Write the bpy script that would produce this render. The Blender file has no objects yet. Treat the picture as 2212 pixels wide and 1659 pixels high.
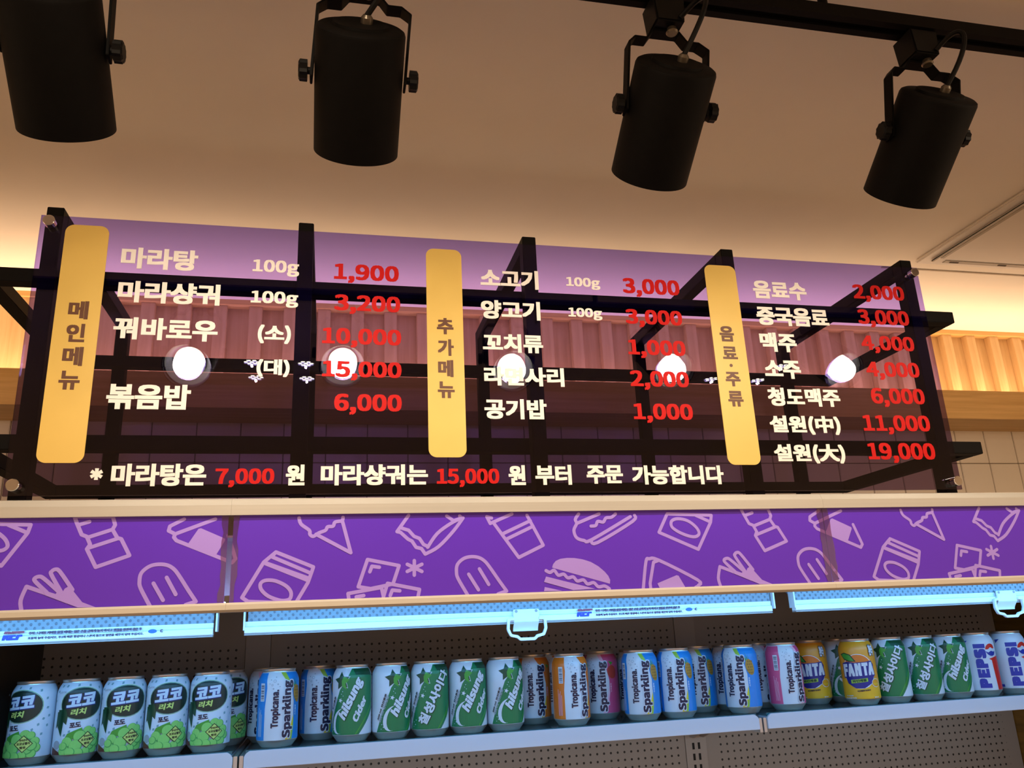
import bpy, bmesh, math, os, random
from mathutils import Vector, Matrix
random.seed(4)
S = bpy.context.scene
COL = S.collection

# ------------------------------------------------------------------ camera
def setup_camera():
    yaw, pit, rol = (math.radians(a) for a in (13.067, 17.086, -2.616))
    f = Vector((math.sin(yaw)*math.cos(pit), math.cos(yaw)*math.cos(pit), math.sin(pit)))
    r0 = Vector((math.cos(yaw), -math.sin(yaw), 0)); u0 = r0.cross(f)
    r = r0*math.cos(rol) + u0*math.sin(rol); u = -r0*math.sin(rol) + u0*math.cos(rol)
    cd = bpy.data.cameras.new('camera'); c = bpy.data.objects.new('camera', cd); COL.objects.link(c)
    cd.sensor_fit = 'HORIZONTAL'; cd.sensor_width = 36; cd.lens = 36*1760/2212; cd.clip_start = .02
    m = Matrix((r, u, -f)).transposed().to_4x4(); m.translation = (0, 0, 1.62)
    c.matrix_world = m; S.camera = c
setup_camera()

# ------------------------------------------------------------------ light of the place
S.view_settings.view_transform = 'Standard'; S.view_settings.look = 'None'
S.view_settings.gamma = 1; S.view_settings.exposure = 0.5
W = bpy.data.worlds.new('world'); S.world = W; W.use_nodes = True
W.node_tree.nodes['Background'].inputs[0].default_value = (1, .64, .38, 1)
W.node_tree.nodes['Background'].inputs[1].default_value = .64
CEIL = 2.423; WALLY = 1.95
COVE_E = 7.0; CASE_E = 2.0; SPOT_E = 2.8; DOWN_E = 9.0
WARM = (1, .66, .33); COOL = (.06, .45, 1)

def aim(o, d):
    o.rotation_euler = Vector(d).to_track_quat('-Z', 'Y').to_euler()
def area(name, loc, d, sx, sy, e, col, spread=math.pi):
    L = bpy.data.lights.new(name, 'AREA'); L.shape = 'RECTANGLE'; L.size = sx; L.size_y = sy
    L.energy = e; L.color = col; L.spread = spread
    o = bpy.data.objects.new(name, L); COL.objects.link(o); o.location = loc
    o.rotation_euler = Vector(d).to_track_quat('-Z', 'Y').to_euler()
    return o
# LED line lying in the cove on top of the wooden ledge (runs along X), throwing light up the slats
area('cove_led_line', (.9, 1.872, 2.185), (0, -.30, 1), 4.4, .02, COVE_E, (1, .71, .48))

# ------------------------------------------------------------------ materials
MATS = {}
def M(name, col, rough=.5, metal=0, noise=0, scale=30, bump=0, emit=None, es=0, stretch=None, spec=.5, coat=0):
    if name in MATS: return MATS[name]
    m = bpy.data.materials.new(name); m.use_nodes = True; nt = m.node_tree; n = nt.nodes; p = n['Principled BSDF']
    p.inputs['Base Color'].default_value = (*col, 1); p.inputs['Roughness'].default_value = rough
    p.inputs['Metallic'].default_value = metal; p.inputs['Specular IOR Level'].default_value = spec
    p.inputs['Coat Weight'].default_value = coat
    if noise or bump:
        tc = n.new('ShaderNodeTexCoord'); mp = n.new('ShaderNodeMapping'); nz = n.new('ShaderNodeTexNoise')
        mp.inputs['Scale'].default_value = stretch or (1, 1, 1); nz.inputs['Scale'].default_value = scale
        nz.inputs['Detail'].default_value = 6
        nt.links.new(tc.outputs['Object'], mp.inputs[0]); nt.links.new(mp.outputs[0], nz.inputs[0])
        if noise:
            r = n.new('ShaderNodeValToRGB')
            r.color_ramp.elements[0].position = .3; r.color_ramp.elements[1].position = .7
            r.color_ramp.elements[0].color = (*[c*(1-noise) for c in col], 1)
            r.color_ramp.elements[1].color = (*[min(1, c*(1+noise)) for c in col], 1)
            nt.links.new(nz.outputs[0], r.inputs[0]); nt.links.new(r.outputs[0], p.inputs['Base Color'])
        if bump:
            b = n.new('ShaderNodeBump'); b.inputs['Strength'].default_value = bump; b.inputs['Distance'].default_value = .002
            nt.links.new(nz.outputs[0], b.inputs['Height']); nt.links.new(b.outputs[0], p.inputs['Normal'])
    if emit:
        p.inputs['Emission Color'].default_value = (*emit, 1); p.inputs['Emission Strength'].default_value = es
    MATS[name] = m; return m

def wood(name, dark, light, scale, stretch):
    m = bpy.data.materials.new(name); m.use_nodes = True; nt = m.node_tree; n = nt.nodes; p = n['Principled BSDF']
    tc = n.new('ShaderNodeTexCoord'); mp = n.new('ShaderNodeMapping'); nz = n.new('ShaderNodeTexNoise')
    mp.inputs['Scale'].default_value = stretch; nz.inputs['Scale'].default_value = scale; nz.inputs['Detail'].default_value = 9
    nz.inputs['Roughness'].default_value = .65
    r = n.new('ShaderNodeValToRGB'); r.color_ramp.elements[0].position = .35; r.color_ramp.elements[1].position = .66
    r.color_ramp.elements[0].color = (*dark, 1); r.color_ramp.elements[1].color = (*light, 1)
    nt.links.new(tc.outputs['Object'], mp.inputs[0]); nt.links.new(mp.outputs[0], nz.inputs[0])
    nt.links.new(nz.outputs[0], r.inputs[0]); nt.links.new(r.outputs[0], p.inputs['Base Color'])
    p.inputs['Roughness'].default_value = .5
    MATS[name] = m; return m

def math_node(nt, op, a, b=None):
    q = nt.nodes.new('ShaderNodeMath'); q.operation = op
    for i, v in enumerate((a, b)):
        if v is None: continue
        if isinstance(v, (int, float)): q.inputs[i].default_value = v
        else: nt.links.new(v, q.inputs[i])
    return q.outputs[0]

def acrylic():
    m = bpy.data.materials.new('tinted_acrylic'); m.use_nodes = True; nt = m.node_tree; n = nt.nodes
    n.remove(n['Principled BSDF']); out = n['Material Output']
    g = n.new('ShaderNodeNewGeometry'); dot = n.new('ShaderNodeVectorMath'); dot.operation = 'DOT_PRODUCT'
    nt.links.new(g.outputs['Incoming'], dot.inputs[0]); nt.links.new(g.outputs['Normal'], dot.inputs[1])
    c = math_node(nt, 'ABSOLUTE', dot.outputs['Value']); s = math_node(nt, 'SUBTRACT', 1.0, c)
    fr = math_node(nt, 'ADD', math_node(nt, 'MULTIPLY', math_node(nt, 'POWER', s, 5.0), .96), .042)
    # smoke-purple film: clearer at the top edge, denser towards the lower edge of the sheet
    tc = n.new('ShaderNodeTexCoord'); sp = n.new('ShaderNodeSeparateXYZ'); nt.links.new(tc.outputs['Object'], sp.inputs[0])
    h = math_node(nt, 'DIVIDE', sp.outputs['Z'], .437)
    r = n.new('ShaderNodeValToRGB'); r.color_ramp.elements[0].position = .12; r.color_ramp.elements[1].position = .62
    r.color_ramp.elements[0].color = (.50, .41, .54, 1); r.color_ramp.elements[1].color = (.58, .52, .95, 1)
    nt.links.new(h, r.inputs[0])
    t = n.new('ShaderNodeBsdfTransparent'); nt.links.new(r.outputs[0], t.inputs[0])
    gl = n.new('ShaderNodeBsdfGlossy'); gl.inputs['Roughness'].default_value = .0
    mx = n.new('ShaderNodeMixShader'); nt.links.new(fr, mx.inputs[0]); nt.links.new(t.outputs[0], mx.inputs[1]); nt.links.new(gl.outputs[0], mx.inputs[2])
    nt.links.new(mx.outputs[0], out.inputs[0]); MATS['acrylic'] = m; return m

def clear(name, tint, refl):
    m = bpy.data.materials.new(name); m.use_nodes = True; nt = m.node_tree; n = nt.nodes
    n.remove(n['Principled BSDF']); out = n['Material Output']
    g = n.new('ShaderNodeNewGeometry'); dot = n.new('ShaderNodeVectorMath'); dot.operation = 'DOT_PRODUCT'
    nt.links.new(g.outputs['Incoming'], dot.inputs[0]); nt.links.new(g.outputs['Normal'], dot.inputs[1])
    s = math_node(nt, 'SUBTRACT', 1.0, math_node(nt, 'ABSOLUTE', dot.outputs['Value']))
    fr = math_node(nt, 'ADD', math_node(nt, 'MULTIPLY', math_node(nt, 'POWER', s, 5.0), 1-refl), refl)
    t = n.new('ShaderNodeBsdfTransparent'); t.inputs[0].default_value = (*tint, 1)
    gl = n.new('ShaderNodeBsdfGlossy'); gl.inputs['Roughness'].default_value = .06
    mx = n.new('ShaderNodeMixShader'); nt.links.new(fr, mx.inputs[0]); nt.links.new(t.outputs[0], mx.inputs[1]); nt.links.new(gl.outputs[0], mx.inputs[2])
    nt.links.new(mx.outputs[0], out.inputs[0]); MATS[name] = m; return m

def pegboard(name, col, x0, x1, ztop):
    """powder-coated sheet punched with a 15 mm grid of holes between x0..x1 and below ztop (object space)"""
    m = bpy.data.materials.new(name); m.use_nodes = True; nt = m.node_tree; n = nt.nodes; p = n['Principled BSDF']
    tc = n.new('ShaderNodeTexCoord'); sp = n.new('ShaderNodeSeparateXYZ'); nt.links.new(tc.outputs['Object'], sp.inputs[0])
    def cell(v, off): return math_node(nt, 'SUBTRACT', math_node(nt, 'FRACT', math_node(nt, 'DIVIDE', math_node(nt, 'SUBTRACT', v, off), .0151)), .5)
    cx = cell(sp.outputs['X'], x0); cz = cell(sp.outputs['Z'], ztop)
    d = math_node(nt, 'SQRT', math_node(nt, 'ADD', math_node(nt, 'MULTIPLY', cx, cx), math_node(nt, 'MULTIPLY', cz, cz)))
    hole = math_node(nt, 'LESS_THAN', d, .155)
    for a, b in (((sp.outputs['X'], x0), 'GREATER_THAN'), ((sp.outputs['X'], x1), 'LESS_THAN'), ((sp.outputs['Z'], ztop), 'LESS_THAN')):
        hole = math_node(nt, 'MULTIPLY', hole, math_node(nt, b, a[0], a[1]))
    mx = n.new('ShaderNodeMix'); mx.data_type = 'RGBA'
    nt.links.new(hole, mx.inputs[0]); mx.inputs[6].default_value = (*col, 1); mx.inputs[7].default_value = (.004, .004, .004, 1)
    nt.links.new(mx.outputs[2], p.inputs['Base Color']); p.inputs['Roughness'].default_value = .55
    return m

def dotted_film():
    m = bpy.data.materials.new('dimpled_film'); m.use_nodes = True; nt = m.node_tree; n = nt.nodes; p = n['Principled BSDF']
    p.inputs['Base Color'].default_value = (.21, .24, .28, 1); p.inputs['Roughness'].default_value = .35
    tc = n.new('ShaderNodeTexCoord'); sp = n.new('ShaderNodeSeparateXYZ'); nt.links.new(tc.outputs['Object'], sp.inputs[0])
    row = math_node(nt, 'FLOOR', math_node(nt, 'DIVIDE', sp.outputs['Z'], .0055))
    xo = math_node(nt, 'ADD', math_node(nt, 'DIVIDE', sp.outputs['X'], .011), math_node(nt, 'MULTIPLY', row, .5))
    cx = math_node(nt, 'SUBTRACT', math_node(nt, 'FRACT', xo), .5)
    cz = math_node(nt, 'MULTIPLY', math_node(nt, 'SUBTRACT', math_node(nt, 'FRACT', math_node(nt, 'DIVIDE', sp.outputs['Z'], .0055)), .5), .5)
    d = math_node(nt, 'SQRT', math_node(nt, 'ADD', math_node(nt, 'MULTIPLY', cx, cx), math_node(nt, 'MULTIPLY', cz, cz)))
    hgt = math_node(nt, 'MAXIMUM', math_node(nt, 'SUBTRACT', .2, d), 0.0)
    b = n.new('ShaderNodeBump'); b.inputs['Strength'].default_value = 1; b.inputs['Distance'].default_value = .006
    nt.links.new(hgt, b.inputs['Height']); nt.links.new(b.outputs[0], p.inputs['Normal'])
    MATS['film'] = m; return m

# ------------------------------------------------------------------ mesh helpers
class MB:
    def __init__(s): s.v = []; s.f = []; s.mi = []; s.cur = 0
    def add(s, vs, fs):
        b = len(s.v); s.v += [tuple(v) for v in vs]
        for f in fs: s.f.append([b+i for i in f]); s.mi.append(s.cur)
        return s
    def box(s, x0, x1, y0, y1, z0, z1):
        return s.add([(x0,y0,z0),(x1,y0,z0),(x1,y1,z0),(x0,y1,z0),(x0,y0,z1),(x1,y0,z1),(x1,y1,z1),(x0,y1,z1)],
            [(0,3,2,1),(4,5,6,7),(0,1,5,4),(1,2,6,5),(2,3,7,6),(3,0,4,7)])
    def prism(s, prof, x0, x1):            # (y,z) profile, counter-clockwise seen from +X, run along X
        n = len(prof)
        return s.add([(x0,y,z) for y,z in prof]+[(x1,y,z) for y,z in prof],
            [list(range(n))[::-1], list(range(n,2*n))]+[(i,(i+1)%n,n+(i+1)%n,n+i) for i in range(n)])
    def plate(s, poly, y0, y1):            # (x,z) outline, thickness in Y
        n = len(poly)
        return s.add([(x,y0,z) for x,z in poly]+[(x,y1,z) for x,z in poly],
            [list(range(n)), list(range(n,2*n))[::-1]]+[(i,n+i,n+(i+1)%n,(i+1)%n) for i in range(n)])
    def rings(s, rings, cap0=True, cap1=True):
        n = len(rings[0]); b = len(s.v); s.v += [tuple(p) for r in rings for p in r]
        fs = []
        for k in range(len(rings)-1):
            for i in range(n): fs.append((b+k*n+i, b+k*n+(i+1)%n, b+(k+1)*n+(i+1)%n, b+(k+1)*n+i))
        if cap0: fs.append(tuple(b+i for i in range(n))[::-1])
        if cap1: fs.append(tuple(b+(len(rings)-1)*n+i for i in range(n)))
        for f in fs: s.f.append(list(f)); s.mi.append(s.cur)
        return s
    def lathe(s, prof, n=32, o=(0,0,0), ax=(0,0,1), cap0=True, cap1=True):   # (r, t) along axis
        a = Vector(ax).normalized(); t1 = a.orthogonal().normalized(); t2 = a.cross(t1); o = Vector(o)
        return s.rings([[o+a*t+(t1*math.cos(2*math.pi*i/n)+t2*math.sin(2*math.pi*i/n))*r for i in range(n)] for r, t in prof], cap0, cap1)
    def tube(s, pts, r, n=8):
        pts = [Vector(p) for p in pts]; rs = []; prev = None
        for i, p in enumerate(pts):
            d = (pts[min(i+1, len(pts)-1)]-pts[max(i-1, 0)]).normalized()
            t1 = d.orthogonal().normalized() if prev is None else (prev-d*prev.dot(d)).normalized()
            prev = t1; t2 = d.cross(t1)
            rs.append([p+(t1*math.cos(2*math.pi*k/n)+t2*math.sin(2*math.pi*k/n))*r for k in range(n)])
        return s.rings(rs)
    def strap(s, pts, wdir, w, t):         # flat strip following pts, wide along wdir
        pts = [Vector(p) for p in pts]; wd = Vector(wdir).normalized(); rs = []
        for i, p in enumerate(pts):
            d = (pts[min(i+1, len(pts)-1)]-pts[max(i-1, 0)]).normalized(); nn = d.cross(wd).normalized()
            rs.append([p+wd*w/2+nn*t/2, p-wd*w/2+nn*t/2, p-wd*w/2-nn*t/2, p+wd*w/2-nn*t/2])
        return s.rings(rs)
    def mesh(s, name, mats, smooth=False, bevel=0):
        me = bpy.data.meshes.new(name); me.from_pydata(s.v, [], s.f)
        for m in (mats if isinstance(mats, (list, tuple)) else [mats]): me.materials.append(m)
        if any(s.mi): me.polygons.foreach_set('material_index', s.mi)
        bm = bmesh.new(); bm.from_mesh(me)
        bmesh.ops.recalc_face_normals(bm, faces=bm.faces)
        if bevel: bmesh.ops.bevel(bm, geom=[e for e in bm.edges if e.is_manifold and e.calc_face_angle(0) > .5], offset=bevel, segments=2, affect='EDGES', clamp_overlap=True)
        bm.to_mesh(me); bm.free()
        if smooth:
            me.polygons.foreach_set('use_smooth', [True]*len(me.polygons))
            me.set_sharp_from_angle(angle=math.radians(38))
        return me
    def build(s, name, mats, parent=None, smooth=False, bevel=0):
        return link(name, s.mesh(name, mats, smooth, bevel), parent)
def link(name, me, parent=None, loc=None):
    o = bpy.data.objects.new(name, me); COL.objects.link(o); o.parent = parent
    if loc is not None: o.location = loc
    return o
def tag(o, label, cat, group=None):
    o['label'] = label; o['category'] = cat
    if group: o['group'] = group
    return o
def thing(name, label, cat, loc=(0,0,0), group=None):
    o = bpy.data.objects.new(name, None); COL.objects.link(o); o.location = loc; o.empty_display_size = .05
    return tag(o, label, cat, group)
def struct(o, label=None, cat=None):
    o['kind'] = 'structure'
    if label: o['label'] = label; o['category'] = cat
    return o
def rel(parent, o):                       # keep world placement under a moved parent empty
    o.parent = parent; o.location = Vector(o.location)-parent.location; return o

# --- lettering
FONT = None
try:
    FONT = bpy.data.fonts.load(os.path.join(bpy.utils.system_resource('DATAFILES'), 'fonts', 'Noto Sans CJK Regular.woff2'))
except Exception: FONT = None
def text_bm(body, bold=.012, shear=0, spacing=1.0, res=3):
    """filled outline of a line of lettering as a flat bmesh in XY, bounding box scaled to the unit square"""
    cu = bpy.data.curves.new('lettering', 'FONT'); cu.body = body; cu.resolution_u = res; cu.shear = shear
    cu.space_character = spacing
    if FONT: cu.font = FONT
    o = bpy.data.objects.new('lettering', cu); COL.objects.link(o)
    dg = bpy.context.evaluated_depsgraph_get(); me = bpy.data.meshes.new_from_object(o.evaluated_get(dg))
    bpy.data.objects.remove(o); bpy.data.curves.remove(cu)
    bm = bmesh.new(); bm.from_mesh(me)
    if bold > .004:                        # heavier strokes: overlap shifted copies
        k = bold; src = me; bm.clear()
        n = max(2, math.ceil(2*k/.030)+1); g = [-1+2*i/(n-1) for i in range(n)]
        for q, (dx, dy) in enumerate([(a*k, b*k*.75) for a in g for b in g]):   # each copy a hair deeper, so no two faces coincide
            c = src.copy(); c.transform(Matrix.Translation((dx, dy, (q+1)*8/(n*n)))); bm.from_mesh(c); bpy.data.meshes.remove(c)
    bpy.data.meshes.remove(me)
    xs = [v.co.x for v in bm.verts]; ys = [v.co.y for v in bm.verts]
    x0, x1, y0, y1 = min(xs), max(xs), min(ys), max(ys)
    for v in bm.verts: v.co = ((v.co.x-x0)/(x1-x0), (v.co.y-y0)/(y1-y0), v.co.z)
    return bm, (x1-x0)/(y1-y0)
def flat_text(name, body, x0, z0, x1, z1, y, mat, parent, bold=.02, thick=.0006, shear=0):
    bm, _ = text_bm(body, bold, shear)
    for v in bm.verts: v.co = (x0+v.co.x*(x1-x0), y-v.co.z*2e-5, z0+v.co.y*(z1-z0))
    bmesh.ops.recalc_face_normals(bm, faces=bm.faces)
    for f in bm.faces:
        if f.normal.y > 0: f.normal_flip()
    if thick:
        r = bmesh.ops.extrude_face_region(bm, geom=bm.faces[:])
        for v in r['geom']:
            if isinstance(v, bmesh.types.BMVert): v.co.y -= thick
    me = bpy.data.meshes.new(name); bm.to_mesh(me); bm.free(); me.materials.append(mat)
    return link(name, me, parent)

# ================================================================== the room
m_ceil = M('ceiling_paint', (.88, .80, .68), .9, noise=.02, scale=6, bump=.05)
m_tile = M('cream_tile', (.82, .73, .58), .25, noise=.03, scale=8)
m_grout = M('tile_grout', (.30, .24, .17), .9, noise=.08, scale=60)
m_slat = wood('ash_wood_upright', (.52, .33, .14), (.66, .45, .22), 5, (14, 14, .7))
m_ledge = wood('ash_wood_lying', (.56, .33, .10), (.70, .44, .16), 6, (.6, 12, 16))
struct(MB().box(-4.5, 5.5, -5, WALLY+.25, CEIL, CEIL+.08).build('ceiling', m_ceil), 'plain painted ceiling glowing warm above the wood slats', 'ceiling')
struct(MB().box(-4.5, 5.5, -5, WALLY+.25, -.08, 0).build('floor', M('floor_vinyl', (.52, .45, .38), .5, noise=.08, scale=3)), 'grey floor of the shop', 'floor')
wall = struct(MB().box(-4.5, 5.5, WALLY+.006, WALLY+.25, 0, CEIL).build('wall_back', m_grout), 'back wall of cream square tiles under wood slats', 'wall')
TP = .0977; TZ = 2.029
tile_me = MB().box(-TP/2+.0012, TP/2-.0012, 0, .008, -TP/2+.0012, TP/2-.0012).mesh('tile', m_tile, bevel=.0012)
for r in range(3):
    for k in range(-44, 14):
        link('tile', tile_me, wall, (1.846+TP*k-TP/2, WALLY, TZ+TP/2-TP*r))
# wood panelling above the ledge
LB, LT, LF = 2.1235, 2.203, 1.8145          # ledge underside, top, front
back = MB().box(-4.5, 5.5, WALLY-.004, WALLY+.005, LB, CEIL).build('slat_backing', m_slat, wall)
slat_me = MB().box(0, .031, 0, .0215, 0, 2.4105-LB-.03).mesh('wood_slat', m_slat, bevel=.0008)
for k in range(-27, 20):
    link('wood_slat', slat_me, wall, (1.754+.0814*k, WALLY-.0255, LB+.03))
MB().box(-4.5, 1.754-.0814*27-.05, WALLY-.0255, WALLY-.004, LB+.03, 2.4105).build('flat_panel', m_slat, wall)
MB().box(-4.5, 5.5, WALLY-.034, WALLY-.004, 2.4105, CEIL-.0002).build('top_trim', m_ledge, wall)
led = MB()
led.box(-4.5, 5.5, LF, LF+.018, LB, LT).box(-4.5, 5.5, LF+.018, WALLY-.004, LB, LB+.018)
ledge = struct(led.build('trim_1', m_ledge), 'long wooden ledge box hiding the cove light under the slats', 'ledge')
MB().box(-1.3, 3.1, 1.860, 1.884, LB+.0182, 2.180).build('led_strip', M('cove_led_lens', (.9, .85, .75), .5, emit=(1, .75, .45), es=2), ledge)

# ceiling cassette at the right
ac = thing('ceiling_air_conditioner', 'white square ceiling cassette with slotted edge at the upper right', 'air conditioner', (1.337, 1.503, CEIL))
m_ac = M('ac_plastic', (.76, .70, .62), .5)
x0, y1 = 1.337, 1.503; w = .86
MB().box(x0, x0+w, y1-w, y1, CEIL-.009, CEIL-.0002).build('panel_frame', m_ac, None, bevel=.003)
MB().box(x0+.022, x0+w-.022, y1-w+.022, y1-.022, CEIL-.016, CEIL-.009).build('inner_panel', m_ac, None, bevel=.004)
m_slot = M('ac_slot', (.10, .07, .05), .8); m_lou = M('ac_louvre', (.42, .36, .29), .5)
MB().box(x0+.05, x0+w-.05, y1-.040, y1-.028, CEIL-.0175, CEIL-.0162).build('air_slot', m_lou, None)
for i in range(6):
    MB().box(x0+.06+i*.13+random.uniform(0,.02), x0+.085+i*.13+random.uniform(0,.03), y1-.036, y1-.032, CEIL-.0185, CEIL-.0176).build('slot_opening', m_slot, None)
MB().box(x0+.028, x0+.036, y1-w+.05, y1-.05, CEIL-.0175, CEIL-.0162).build('air_slot', m_lou, None)
for o in list(COL.objects):
    if o.parent is None and o.type == 'MESH' and o.name.split('.')[0] in ('panel_frame', 'inner_panel', 'air_slot', 'slot_opening'): rel(ac, o)
struct(MB().box(1.28, 5.5, 1.545, 1.549, CEIL-.0022, CEIL-.0002).build('trim_2', M('ceiling_joint', (.55, .46, .36), .8)), 'thin ceiling joint line behind the cassette', 'trim')

# ================================================================== steel frame on the cooler
m_steel = M('black_steel', (.005, .004, .0032), .62, noise=.2, scale=25, spec=.12)
T = .0245
PX = [-.4410, -.0593, .3233, .7047, 1.0890]      # left faces of the five posts
PZ0, PZ1 = 1.815, 2.2928; FY, RY = 1.262, 1.722
fr = thing('sign_frame', 'black square-tube steel frame standing on the cooler behind the menu board', 'frame', (.33, 1.5, PZ0))
parts = []
for x in PX:
    parts.append(MB().box(x, x+T, FY, FY+T, PZ0, PZ1).build('post', m_steel, bevel=.001))
    parts.append(MB().box(x, x+T, RY, RY+T, PZ0, PZ1).build('post', m_steel, bevel=.001))
    parts.append(MB().box(x, x+T, FY+T+.0002, RY-.0002, PZ1-T, PZ1).build('top_rail', m_steel, bevel=.001))
XL, XR = -.535, 1.2093
for zt in (2.1977, 1.932):
    for y in (FY+T+.0003, RY-T-.0003):
        parts.append(MB().box(XL, XR, y, y+T, zt-.0232, zt).build('long_rail', m_steel, bevel=.001))
    for x in (XL, XR-T):
        parts.append(MB().box(x, x+T, FY+2*T+.0006, RY-T-.0006, zt-.0232, zt).build('side_rail', m_steel, bevel=.001))
for o in parts: rel(fr, o)

# ================================================================== menu board
BX0, BX1, BZ0, BZ1, BY = -.4436, 1.1133, 1.8346, 2.2715, 1.25
board = thing('menu_board', 'tinted purple acrylic menu board with white and red lettering', 'menu board', (BX0, BY, BZ0))
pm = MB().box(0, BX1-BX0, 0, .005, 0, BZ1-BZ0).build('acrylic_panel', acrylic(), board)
m_chrome = M('polished_steel', (.75, .72, .68), .08, 1)
for x, z in ((-.4285, 2.2576), (-.4285, 1.8480), (1.0978, 2.2564), (1.0978, 1.8482)):
    b = MB().lathe([(.0078, -.0125), (.0088, -.0115), (.0088, -.0005)], 28, (x-BX0, 0, z-BZ0), (0, 1, 0)).build('bolt_cap', m_chrome, board, smooth=True)
    MB().lathe([(.0062, .0052), (.0062, FY-BY-.0003)], 20, (x-BX0, 0, z-BZ0), (0, 1, 0)).build('spacer', m_chrome, b, smooth=True)
m_y = M('yellow_vinyl', (.77, .51, .115), .45, noise=.02, scale=15)
m_w = M('cream_vinyl', (.93, .87, .80), .6, spec=.2); m_r = M('red_vinyl', (.56, .006, .004), .6, spec=.2); m_b = M('brown_vinyl', (.13, .045, .018), .5)
strips = []
for x0, x1, z1, z0, nm in ((-.4067, -.3442, 2.2575, 1.8813, 0), (.1509, .2112, 2.2519, 1.8909, 1), (.6599, .7214, 2.2516, 1.8791, 2)):
    rr = .013; pts = []
    for cx, cz, a0 in ((x1-rr, z1-rr, 0), (x0+rr, z1-rr, 90), (x0+rr, z0+rr, 180), (x1-rr, z0+rr, 270)):
        for i in range(9):
            a = math.radians(a0+i*90/8); pts.append((cx+rr*math.cos(a)-BX0, cz+rr*math.sin(a)-BZ0))
    strips.append(MB().plate(pts, -.0012, -.0001).build('heading_strip', m_y, board))
    strips[-1]['label'] = ('rounded yellow heading strip at the left end', 'rounded yellow heading strip in the middle', 'rounded yellow heading strip at the right')[nm]
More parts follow.
